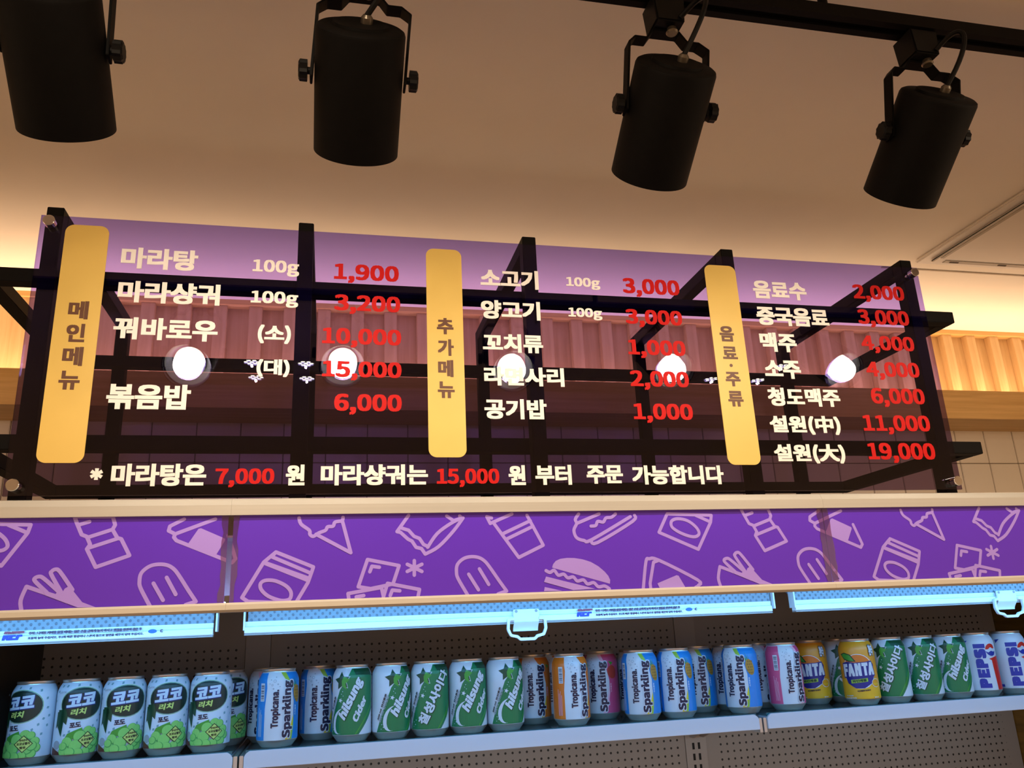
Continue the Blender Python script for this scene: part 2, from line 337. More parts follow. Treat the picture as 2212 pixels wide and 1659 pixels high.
TXT=[
  ('마라탕', -0.3234, 2.1887, -0.2108, 2.2244, 'white') ,
  ('100g', -0.1277, 2.1874, -0.0554, 2.2151, 'white') ,
  ('마라샹궈', -0.323, 2.1318, -0.1743, 2.1675, 'white') ,
  ('100g', -0.1279, 2.1334, -0.0551, 2.1605, 'white') ,
  ('꿔바로우', -0.3239, 2.0715, -0.1743, 2.1074, 'white') ,
  ('(소)', -0.1146, 2.0717, -0.0644, 2.1031, 'white') ,
  ('(대)', -0.1139, 2.0171, -0.0644, 2.0459, 'white') ,
  ('볶음밥', -0.3234, 1.962, -0.2065, 2.0012, 'white') ,
  ('*', -0.3342, 1.8568, -0.3166, 1.8736, 'white') ,
  ('마라탕은', -0.3059, 1.8474, -0.1768, 1.8803, 'white') ,
  ('7,000', -0.1642, 1.8448, -0.0804, 1.8735, 'red') ,
  ('원', -0.0641, 1.8475, -0.0365, 1.8791, 'white') ,
  ('1,900', -0.0001, 2.181, 0.1053, 2.2156, 'red') ,
  ('3,200', 0.001, 2.1265, 0.1075, 2.1605, 'red') ,
  ('10,000', -0.0164, 2.0689, 0.1088, 2.1023, 'red') ,
  ('15,000', -0.0151, 2.0138, 0.1092, 2.0464, 'red') ,
  ('6,000', 0.0044, 1.958, 0.1093, 1.9922, 'red') ,
  ('소고기', 0.2433, 2.1854, 0.3452, 2.2204, 'white') ,
  ('양고기', 0.2424, 2.1284, 0.3453, 2.1625, 'white') ,
  ('꼬치류', 0.2435, 2.0692, 0.3468, 2.1021, 'white') ,
  ('라면사리', 0.2437, 2.0112, 0.3801, 2.0439, 'white') ,
  ('공기밥', 0.2424, 1.9543, 0.3466, 1.9883, 'white') ,
  ('100g', 0.3951, 2.1904, 0.457, 2.2128, 'white') ,
  ('100g', 0.3953, 2.1333, 0.4563, 2.1551, 'white') ,
  ('3,000', 0.4986, 2.1808, 0.6066, 2.2168, 'red') ,
  ('3,000', 0.4988, 2.1234, 0.6053, 2.1573, 'red') ,
  ('1,000', 0.4985, 2.0663, 0.6051, 2.1007, 'red') ,
  ('2,000', 0.4974, 2.0088, 0.605, 2.0438, 'red') ,
  ('1,000', 0.4979, 1.9506, 0.6056, 1.9853, 'red') ,
  ('음료수', 0.7526, 2.1897, 0.8617, 2.2256, 'white') ,
  ('중국음료', 0.7524, 2.1374, 0.8991, 2.1739, 'white') ,
  ('맥주', 0.7517, 2.0863, 0.8248, 2.1232, 'white') ,
  ('소주', 0.7532, 2.0357, 0.8249, 2.07, 'white') ,
  ('청도맥주', 0.7521, 1.9847, 0.895, 2.0186, 'white') ,
  ('설원(中)', 0.7482, 1.9328, 0.8863, 1.9676, 'white') ,
  ('설원(大)', 0.7488, 1.8814, 0.8863, 1.9162, 'white') ,
  ('2,000', 0.9614, 2.1928, 1.0722, 2.2287, 'red') ,
  ('3,000', 0.9617, 2.1414, 1.0719, 2.1776, 'red') ,
  ('4,000', 0.9596, 2.0898, 1.072, 2.1252, 'red') ,
  ('4,000', 0.9598, 2.0379, 1.0719, 2.0735, 'red') ,
  ('6,000', 0.9598, 1.9859, 1.072, 2.0226, 'red') ,
  ('11,000', 0.9332, 1.9345, 1.0718, 1.9711, 'red') ,
  ('19,000', 0.9329, 1.8821, 1.071, 1.9194, 'red') ,
  ('마라샹궈는', -0.013, 1.8472, 0.1493, 1.8796, 'white') ,
  ('15,000', 0.163, 1.8434, 0.2625, 1.873, 'red') ,
  ('원', 0.2776, 1.8463, 0.3053, 1.8783, 'white') ,
  ('부터', 0.3214, 1.8464, 0.3818, 1.8789, 'white') ,
  ('주문', 0.4073, 1.8479, 0.4695, 1.8783, 'white') ,
  ('가능합니다', 0.4854, 1.8461, 0.6488, 1.8783, 'white') ,
  ('메', -0.3885, 2.1008, -0.3608, 2.1301, 'brown') ,
  ('인', -0.3876, 2.0643, -0.3619, 2.0934, 'brown') ,
  ('메', -0.3888, 2.0269, -0.361, 2.0567, 'brown') ,
  ('뉴', -0.3898, 1.9902, -0.3614, 2.019, 'brown') ,
  ('추', 0.1672, 2.0973, 0.1948, 2.1259, 'brown') ,
  ('가', 0.1681, 2.0598, 0.1945, 2.0886, 'brown') ,
  ('메', 0.1681, 2.0235, 0.1931, 2.0525, 'brown') ,
  ('뉴', 0.1669, 1.9878, 0.1944, 2.0157, 'brown') ,
  ('음', 0.674, 2.1026, 0.7016, 2.1318, 'brown') ,
  ('료', 0.6751, 2.0695, 0.7035, 2.093, 'brown') ,
  ('·', 0.6853, 2.0543, 0.6919, 2.0608, 'brown') ,
  ('주', 0.6746, 2.0189, 0.7028, 2.0454, 'brown') ,
  ('류', 0.6748, 1.9821, 0.7035, 2.0104, 'brown') ,
]

for s, x0, z0, x1, z1, c in TXT:
    par = board; yy = -.0001; th = .0007
    if c == 'brown':
        par = strips[0] if x0 < 0 else strips[1] if x0 < .5 else strips[2]; yy = -.0012; th = .0004
        nm = 'heading_letter'
    elif c == 'red': nm = 'price_lettering'
    else: nm = 'dish_lettering'
    if s == '·':
        o = MB().lathe([(.0030, 0), (.0030, .0004)], 16, ((x0+x1)/2-BX0, -.0016, (z0+z1)/2-BZ0), (0, 1, 0)).build(nm, m_b, par); continue
    if s == '*':
        am = MB(); ax_, az_ = (x0+x1)/2-BX0, (z0+z1)/2-BZ0
        for q, a in enumerate((90, 30, 150)):
            c_, s_ = math.cos(math.radians(a)), math.sin(math.radians(a)); R_ = (z1-z0)/2
            am.plate([(ax_+c_*u-s_*v*(.0017+.0009*abs(u)/R_), az_+s_*u+c_*v*(.0017+.0009*abs(u)/R_)) for u, v in ((-R_, -1), (0, -1), (R_, -1), (R_, 1), (0, 1), (-R_, 1))], -.0008-q*2e-5, -.0001)
        am.build(nm, m_w, par); continue
    if s == '100g': bd = .013
    elif c == 'red': bd = .014
    elif c == 'brown': bd = .015
    elif s in ('마라탕은', '원', '마라샹궈는', '부터', '주문', '가능합니다', '*'): bd = .016
    else: bd = .0155
    flat_text(nm, s, x0-BX0, z0-BZ0, x1-BX0, z1-BZ0, yy, {'white': m_w, 'red': m_r, 'brown': m_b}[c], par, bd, th)

# ================================================================== light track and spotlights
m_blk = M('matt_black_metal', (.0032, .0028, .0026), .6, noise=.15, scale=80, spec=.12)
m_blk2 = M('black_plastic', (.004, .004, .004), .5, spec=.2)
TRY, TRZ = .759, 2.36
tr = thing('light_track', 'black ceiling track carrying the spotlights across the top right', 'light track', (.5, TRY, CEIL))
o = MB()
o.prism([(TRY-.015, TRZ+.018), (TRY-.015, TRZ), (TRY-.005, TRZ), (TRY-.005, TRZ+.006), (TRY+.005, TRZ+.006), (TRY+.005, TRZ), (TRY+.015, TRZ), (TRY+.015, TRZ+.018)], -1.0, 2.4)
rel(tr, o.build('rail', m_blk))
for x in (-.75, .62, 1.9):
    rel(tr, MB().lathe([(.006, 0), (.006, CEIL-TRZ-.0182)], 12, (x, TRY+.004, TRZ+.018)).build('hanger', m_blk))
m_lampface = M('lamp_lens', (1, 1, 1), .3, emit=(1, .90, .74), es=26)
m_refl = M('lamp_reflector', (.03, .028, .025), .3)
m_brass = M('cable_gland', (.20, .17, .13), .3, .8)
def spotlight(cx, yokex, face, back, label, seed):
    """cylinder lamp on a yoke: face/back are the centres of its two ends"""
    rnd = random.Random(seed)
    face, back = Vector(face), Vector(back); d = (face-back).normalized(); L = (face-back).length; R = .0485
    t = thing('track_spotlight', label, 'spotlight', (yokex, TRY+.012, TRZ), 'black spotlights on the ceiling track')
    inv = Vector(t.location)
    P = lambda o: rel(t, o)
    hs = MB().lathe([(.024, .0), (R-.0045, .0006), (R-.0012, .0026), (R, .006), (R, L), (R-.0022, L), (R-.0022, L-.034), (.030, L-.040)], 56, back, d, True, False)
    P(hs.build('housing', m_blk, smooth=True))
    P(MB().lathe([(.030, -.003), (.031, .0004)], 40, back, d).build('back_cap', m_blk, smooth=True))
    P(MB().lathe([(.0299, L-.040), (.0445, L-.010)], 40, back, d, False, False).build('reflector_bowl', m_refl, smooth=True))
    P(MB().lathe([(.0300, L-.034), (.0300, L-.022), (.028, L-.018), (.016, L-.0155)], 40, back, d).build('lamp_lens', m_lampface, smooth=True))
    # pivot and yoke
    pv = back + d*(L*.38); side = Vector((1, 0, 0)) - d*d.x; side.normalize()
    top = Vector((yokex, TRY+.012, 2.3075)); hw = R+.0028
    for sgn in (-1, 1):
        k = pv + side*sgn*(hw+.0012)
        ax = side*sgn
        kn = MB()
        n = 20
        prof = []
        for tt, rr in ((0, .004), (.0035, .004), (.0035, .0120), (.0115, .0120), (.013, .0095)):
            a = ax; t1 = a.orthogonal().normalized(); t2 = a.cross(t1)
            prof.append([k+a*tt+(t1*math.cos(2*math.pi*i/n)+t2*math.sin(2*math.pi*i/n))*(rr*(1-.10*(i % 2)) if rr > .005 else rr) for i in range(n)])
        kn.rings(prof); P(kn.build('knob', m_blk2))
    up = Vector((0, 0, 1))
    L0 = pv - side*hw; R0 = pv + side*hw
    a1 = Vector((top.x-hw, top.y-.004, top.z-.012)); a2 = Vector((top.x-hw+.010, top.y, top.z)); b1 = Vector((top.x-.026, top.y, top.z)); b2 = Vector((top.x-.017, top.y, top.z+.013))
    c2 = Vector((top.x+.017, top.y, top.z+.013)); c1 = Vector((top.x+.026, top.y, top.z)); d2 = Vector((top.x+hw-.010, top.y, top.z)); d1 = Vector((top.x+hw, top.y-.004, top.z-.012))
    yk = MB().strap([L0-(a1-L0).normalized()*.010, a1, a2, b1, b2, c2, c1, d2, d1, R0-(d1-R0).normalized()*.010], (0, 1, 0), .0165, .0028)
    P(yk.build('yoke', m_blk, bevel=.0006))
    az = top.z+.0147
    ad = MB().plate([(top.x-.018, az), (top.x+.018, az), (top.x+.021, TRZ-.0002), (top.x-.021, TRZ-.0002)], top.y-.024, top.y+.012)
    P(ad.build('track_adapter', m_blk2, bevel=.002))
    P(MB().lathe([(.006, 0), (.0075, .002), (.0055, .008)], 16, (top.x+.004, top.y-.014, top.z+.0035), (0, 0, 1)).build('swivel_nut', m_brass, smooth=True))
    g = back - d*.003 + Vector((.006, 0, 0))
    P(MB().lathe([(.0065, 0), (.0065, .006), (.004, .009)], 14, g, -d).build('cable_gland', m_brass, smooth=True))
    pts = []; g2 = g-d*.008; e = Vector((top.x+.012, top.y-.024, top.z+.020))
    c1_ = g2-d*.055+Vector((rnd.uniform(.02, .045), 0, .02)); c2_ = e+Vector((rnd.uniform(.02, .04), -.03, rnd.uniform(.02, .05)))
    for i in range(19):
        u = i/18; pts.append(g2*(1-u)**3+c1_*3*u*(1-u)**2+c2_*3*u*u*(1-u)+e*u**3)
    P(MB().tube(pts, .0032, 8).build('power_cable', m_blk2, smooth=True))
    sp = bpy.data.lights.new('spot_beam', 'SPOT'); sp.energy = SPOT_E; sp.color = (1, .87, .70); sp.spot_size = math.radians(140); sp.spot_blend = 1; sp.shadow_soft_size = .028
    so = bpy.data.objects.new('spot_beam', sp); COL.objects.link(so); so.location = back+d*(L-.008); aim(so, d); rel(t, so)
spotlight(-.27, -.285, (-.2856, .842, 2.165), (-.284, .735, 2.252), 'black cylinder spotlight cut off by the upper left corner', 1)
spotlight(.022, .027, (.022, .850, 2.1706), (.0225, .7405, 2.256), 'black cylinder spotlight hanging above the left part of the menu board', 2)
spotlight(.388, .392, (.3885, .850, 2.170), (.388, .739, 2.2525), 'black cylinder spotlight under the track, second from the right', 3)
spotlight(.755, .752, (.7625, .860, 2.1767), (.761, .754, 2.265), 'rightmost black cylinder spotlight in view on the track', 4)
spotlight(1.20, 1.19, (1.200, .862, 2.188), (1.20, .756, 2.275), 'black cylinder spotlight past the right edge, seen only as a reflection in the board', 5)

# quad downlights in the ceiling over the viewer
m_dl = M('downlight_lens', (1, 1, 1), .3, emit=(1, .92, .80), es=22); m_dlg = M('downlight_diffuser', (.8, .8, .8), .4, emit=(1, .92, .80), es=3.5); m_dlr = M('downlight_ring', (.7, .66, .6), .4)
for xs, ys, lb in (((-.229, -.076), (.138, -.008), 'four-lamp ceiling downlight mirrored in the left half of the menu board'),
                   ((1.252, 1.424), (.238, .087), 'four-lamp ceiling downlight mirrored in the right half of the menu board')):
    cx, cy = sum(xs)/2, sum(ys)/2
    q = thing('ceiling_downlight', lb, 'downlight', (cx, cy, CEIL), 'quad downlights')
    rel(q, MB().box(cx-.14, cx+.14, cy-.14, cy+.14, CEIL-.004, CEIL-.0002).build('cover_plate', m_dlr, bevel=.001))
    for x in xs:
        for y in ys:
            rg = rel(q, MB().lathe([(.034, 0), (.036, .004), (.028, .004), (.026, .001)], 28, (x, y, CEIL-.0082)).build('lamp_ring', m_dlr, smooth=True))
            gl = MB().lathe([(.0262, 0), (.0262, .0006)], 28, (x, y, CEIL-.0075)).build('diffuser', m_dlg); gl.parent = rg; gl.location = Vector((0,0,0))-q.location-rg.location
            for i in range(7):
                a = i*math.tau/6; rad = 0 if i == 6 else .0165
                o = MB().lathe([(.0062, 0), (.0066, .002)], 14, (x+rad*math.cos(a), y+rad*math.sin(a), CEIL-.0085)).build('led_lens', m_dl)
                o.parent = rg; o.location = Vector((0,0,0))-q.location-rg.location
    for x in xs:
        for y in ys:
            sp = bpy.data.lights.new('downlight_beam', 'SPOT'); sp.energy = DOWN_E/4; sp.color = (1, .80, .56); sp.spot_size = math.radians(176); sp.spot_blend = .35; sp.shadow_soft_size = .003
            so = bpy.data.objects.new('downlight_beam', sp); COL.objects.link(so); so.location = (x, y, CEIL-.018); aim(so, (0, 0, -1)); rel(q, so)

# ================================================================== open display cooler, three sections
m_alu = M('anodised_frame', (.58, .54, .47), .42, .25, noise=.03, scale=10, stretch=(.3, 8, 30))
m_nose = M('beige_profile', (.70, .63, .52), .45)
m_pur = M('purple_print', (.125, .027, .64), .32, spec=.5)
m_ico = M('lilac_print', (.46, .30, .92), .32, spec=.5)
m_white = M('white_enamel_cool_lit', (.47, .53, .62), .35); m_pvc = M('white_pvc', (.82, .84, .86), .3)  # enamel is plain white; cool case light is put into its bluish colour
m_grey = M('grey_enamel', (.34, .31, .29), .5); m_dark = M('dark_liner', (.05, .045, .04), .6)
m_hole = M('slot_black', (.004, .004, .004), .8); m_film = dotted_film()
m_glass = clear('shelf_glass', (.86, .93, .92), .05); m_glassedge = M('glass_edge', (.01, .10, .13), .15)
m_led = M('case_led_lens', (1, 1, 1), .4, emit=(.40, .78, 1), es=7)
m_fill_glow = M('shelf_fill_glow', (.9, .95, 1), .4, emit=(.5, .8, 1), es=1.5)  # glow of the added fill strip under the shelf
m_steelz = M('zinc_bracket', (.55, .56, .58), .35, .8)
m_navy = M('navy_ink', (.008, .02, .32), .4); m_ink = M('black_ink', (.01, .01, .015), .45); m_mar = M('maroon_ink', (.28, .006, .03), .4)
m_inkp = M('violet_ink', (.12, .05, .12), .5); m_ob = M('oval_blue', (.01, .10, .50), .4)
m_brownend = M('dark_end_panel', (.16, .085, .012), .25, noise=.4, scale=6, stretch=(1, 1, 9))
m_tape = clear('clear_tape', (.86, .72, .80), .10)
ICONS={
'bottle': [('c', [(-0.3272, 1.7873), (-0.3309, 1.796), (-0.2836, 1.7954), (-0.2797, 1.784), (-0.2824, 1.778), (-0.2754, 1.7667), (-0.2704, 1.7652), (-0.2583, 1.7432), (-0.2984, 1.729), (-0.3115, 1.7529), (-0.3081, 1.7588), (-0.3131, 1.7691), (-0.3197, 1.7718)]), ('s', [(-0.3114, 1.7682), (-0.2824, 1.778)]), ('s', [(-0.3085, 1.7545), (-0.2737, 1.7663)]), ('s', [(-0.325, 1.7847), (-0.3119, 1.7888)])] ,
'sandwich': [('s', [(-0.1524, 1.7901), (-0.2031, 1.7706), (-0.2117, 1.7751), (-0.2105, 1.7812), (-0.1929, 1.7906)]), ('s', [(-0.2031, 1.7706), (-0.2044, 1.7662), (-0.2008, 1.7618), (-0.127, 1.7306), (-0.1231, 1.7357), (-0.1342, 1.7676)]), ('f', [(-0.1856, 1.7571), (-0.1736, 1.7771), (-0.1703, 1.7779), (-0.1382, 1.7632), (-0.138, 1.7606), (-0.1494, 1.7398)])] ,
'fries': [('r', [(-0.3808, 1.6775), (-0.383, 1.6896), (-0.3783, 1.7065)]), ('s', [(-0.3783, 1.7065), (-0.3536, 1.6971), (-0.3279, 1.6861)]), ('r', [(-0.3537, 1.6984), (-0.3683, 1.7122), (-0.3699, 1.7165), (-0.3652, 1.7187), (-0.3591, 1.7162), (-0.3392, 1.6987)]), ('r', [(-0.3369, 1.6987), (-0.3504, 1.7204), (-0.3506, 1.7249), (-0.3462, 1.7274), (-0.3405, 1.724), (-0.3233, 1.7007)]), ('f', [(-0.3587, 1.7018), (-0.3428, 1.6961), (-0.3395, 1.7012), (-0.3359, 1.6962), (-0.3327, 1.7026), (-0.3277, 1.7057), (-0.31, 1.6847), (-0.293, 1.6776), (-0.3148, 1.6783), (-0.3549, 1.6948)])] ,
'popsicle': [('r', [(-0.2276, 1.6769), (-0.2406, 1.6997), (-0.243, 1.709), (-0.2415, 1.7199), (-0.2325, 1.7281), (-0.2214, 1.7307), (-0.2099, 1.7292), (-0.2013, 1.7239), (-0.1942, 1.7152), (-0.1814, 1.6962)]), ('s', [(-0.1814, 1.6962), (-0.1705, 1.6807), (-0.1833, 1.6769)]), ('s', [(-0.2254, 1.706), (-0.2118, 1.6838)]), ('s', [(-0.2095, 1.7131), (-0.1965, 1.6908)])] ,
'carton': [('c', [(-0.112, 1.6838), (-0.0858, 1.7301), (-0.0702, 1.7435), (-0.0192, 1.7219), (-0.0217, 1.7137), (-0.026, 1.7009), (-0.0414, 1.6742), (-0.1039, 1.6782)]), ('s', [(-0.0858, 1.7301), (-0.0243, 1.7064)]), ('s', [(-0.0831, 1.7282), (-0.0251, 1.7036)]), ('s', [(-0.0753, 1.7372), (-0.0227, 1.7137)]), ('s', [(-0.0702, 1.7435), (-0.0753, 1.7372)]), ('o', [(-0.089, 1.7001), (-0.0856, 1.7045), (-0.0785, 1.7058), (-0.0677, 1.704), (-0.0548, 1.6972), (-0.0482, 1.6889), (-0.0488, 1.6808), (-0.0541, 1.6782), (-0.0631, 1.6786), (-0.0776, 1.6844), (-0.0869, 1.6928)])] ,
'ice_cream': [('r', [(-0.0406, 1.7901), (-0.0376, 1.7814), (-0.0262, 1.7727), (-0.0251, 1.767), (-0.0204, 1.7641), (-0.013, 1.7687), (-0.0038, 1.7723), (-0.0011, 1.7771), (0.0064, 1.7779), (0.0091, 1.7836), (0.0186, 1.7854), (0.02, 1.7902)]), ('s', [(-0.0167, 1.7669), (0.0316, 1.7403), (0.0195, 1.784)])] ,
'snack_bag': [('s', [(0.1132, 1.7919), (0.0964, 1.7687), (0.1013, 1.7677), (0.112, 1.7578), (0.1178, 1.7548), (0.1236, 1.7459), (0.1314, 1.7439), (0.1366, 1.736)]), ('s', [(0.1033, 1.7735), (0.113, 1.7704), (0.1208, 1.7615), (0.1286, 1.7584), (0.1344, 1.7496), (0.1412, 1.7465)]), ('s', [(0.1687, 1.7902), (0.1786, 1.7831), (0.1908, 1.7869), (0.1879, 1.79)]), ('r', [(0.1366, 1.736), (0.156, 1.7462), (0.1783, 1.7683), (0.1928, 1.7869)]), ('r', [(0.1402, 1.7456), (0.1543, 1.7648), (0.1745, 1.7792), (0.1908, 1.7869)])] ,
'ice_cubes': [('c', [(0.0549, 1.7303), (0.0992, 1.7207), (0.0906, 1.6956), (0.0594, 1.69), (0.0425, 1.6933)]), ('s', [(0.0583, 1.7133), (0.0611, 1.7208), (0.0715, 1.7192)]), ('s', [(0.0297, 1.6781), (0.0287, 1.6845), (0.0745, 1.6914), (0.0773, 1.6793)]), ('s', [(0.0773, 1.6783), (0.083, 1.6967), (0.1279, 1.6869), (0.1258, 1.6776)]), ('s', [(0.0868, 1.6799), (0.0896, 1.6872), (0.1001, 1.6859)]), ('s', [(0.0399, 1.6796), (0.0501, 1.6811)])] ,
'asterisk': [('s', [(0.1209, 1.7272), (0.1207, 1.7069)]), ('s', [(0.1108, 1.7223), (0.1316, 1.7117)]), ('s', [(0.1317, 1.7218), (0.1107, 1.7123)])] ,
'cup': [('s', [(0.2355, 1.7863), (0.2284, 1.7884), (0.2332, 1.7783), (0.2668, 1.792)]), ('s', [(0.2374, 1.7803), (0.2742, 1.728), (0.3123, 1.745), (0.2896, 1.7896)]), ('s', [(0.2521, 1.7631), (0.2944, 1.7815)]), ('s', [(0.2569, 1.755), (0.2982, 1.7733)])] ,
'hotdog': [('r', [(0.3704, 1.7907), (0.3645, 1.7825), (0.3662, 1.7763), (0.3612, 1.7662), (0.3647, 1.755), (0.3761, 1.7507), (0.388, 1.7515), (0.453, 1.7854)]), ('s', [(0.3662, 1.7763), (0.4029, 1.7903)]), ('r', [(0.3868, 1.7495), (0.3973, 1.7473), (0.4557, 1.7781), (0.4599, 1.7874)]), ('r', [(0.3885, 1.7719), (0.3961, 1.7728), (0.3998, 1.7789), (0.4084, 1.7778), (0.4133, 1.7839), (0.4221, 1.7848), (0.4291, 1.7899)])] ,
'juice_box': [('c', [(0.5138, 1.7889), (0.4974, 1.7608), (0.5597, 1.7336), (0.5855, 1.7752), (0.5879, 1.7858)]), ('s', [(0.5614, 1.7861), (0.5855, 1.7752)]), ('o', [(0.5187, 1.7709), (0.5206, 1.7782), (0.5311, 1.7812), (0.5467, 1.7778), (0.5593, 1.7682), (0.5639, 1.7586), (0.5587, 1.7534), (0.5485, 1.7536), (0.5332, 1.7591), (0.5226, 1.7656)])] ,
'burger': [('f', [(0.3239, 1.712), (0.3257, 1.7169), (0.3302, 1.7217), (0.3373, 1.7245), (0.3479, 1.7256), (0.3594, 1.7251), (0.372, 1.7229), (0.3844, 1.7188), (0.3957, 1.7121), (0.4047, 1.7043), (0.4101, 1.6977), (0.4126, 1.6917), (0.4117, 1.6862)]), ('r', [(0.3144, 1.7079), (0.3204, 1.7052), (0.3268, 1.708), (0.3326, 1.7009), (0.3411, 1.7021), (0.347, 1.6966), (0.3554, 1.6977), (0.3613, 1.6917), (0.3709, 1.6929), (0.3768, 1.6869), (0.3864, 1.6885), (0.3933, 1.6824), (0.403, 1.6831), (0.4101, 1.679)]), ('f', [(0.3139, 1.6995), (0.3878, 1.6797), (0.3541, 1.6788), (0.3103, 1.6918)]), ('f', [(0.311, 1.6846), (0.3375, 1.6783), (0.3096, 1.6788)])] ,
'triangle_sandwich': [('r', [(0.4637, 1.6773), (0.4719, 1.7172), (0.4778, 1.7211), (0.493, 1.7187), (0.5531, 1.6876), (0.5533, 1.6795), (0.5485, 1.6766)]), ('s', [(0.4756, 1.6769), (0.4753, 1.6849), (0.4839, 1.7159), (0.493, 1.7187)]), ('f', [(0.4869, 1.6845), (0.5194, 1.6957), (0.5226, 1.6946), (0.5318, 1.6771), (0.4899, 1.6778)])] ,
}

SEAM = [-1.0472, -.1317, .7838, 1.6990]
PERIOD = .9706
def icon_bm(strokes, dx, lim, w=.0050):
    """flat print of strokes and filled shapes (x,z), shifted by dx and cut to lim"""
    bm = bmesh.new()
    def face(pts):
        h = -4e-6*len(bm.faces)             # every stroke a hair prouder than the one under it
        vs = [bm.verts.new((x+dx, h, z)) for x, z in pts]
        try: bm.faces.new(vs)
        except ValueError: pass
    def disc(c, r):
        face([(c[0]+r*math.cos(i*math.tau/12), c[1]+r*math.sin(i*math.tau/12)) for i in range(12)])
    for k, pts in strokes:
        if k in 'ro':                          # rounded line: spline through the points
            n = len(pts); q = []
            for i in range(n if k == 'o' else n-1):
                p = [pts[(i+j) % n] if k == 'o' else pts[min(max(i+j, 0), n-1)] for j in (-1, 0, 1, 2)]
                for u in (0, .25, .5, .75):
                    q.append(tuple(.5*(2*p[1][c]+(p[2][c]-p[0][c])*u+(2*p[0][c]-5*p[1][c]+4*p[2][c]-p[3][c])*u*u+(3*p[1][c]-p[0][c]-3*p[2][c]+p[3][c])*u**3) for c in (0, 1)))
            pts = q if k == 'o' else q+[pts[-1]]; k = 'c' if k == 'o' else 's'
        if k == 'f':
            face(pts); continue
        seq = pts+[pts[0]] if k == 'c' else pts
        for a, b in zip(seq, seq[1:]):
            d = Vector((b[0]-a[0], b[1]-a[1]));
            if d.length < 1e-6: continue
            n = Vector((-d.y, d.x)).normalized()*w/2
            face([(a[0]+n.x, a[1]+n.y), (b[0]+n.x, b[1]+n.y), (b[0]-n.x, b[1]-n.y), (a[0]-n.x, a[1]-n.y)])
        for p in seq: disc(p, w/2)
    x0, x1, z0, z1 = lim
    for co, no in (((x0,0,0),(-1,0,0)), ((x1,0,0),(1,0,0)), ((0,0,z0),(0,0,-1)), ((0,0,z1),(0,0,1))):
        bmesh.ops.bisect_plane(bm, geom=bm.verts[:]+bm.edges[:]+bm.faces[:], plane_co=co, plane_no=no, clear_outer=True)
    bm.normal_update()
    for f in bm.faces:
        if f.normal.y > 0: f.normal_flip()
    return bm

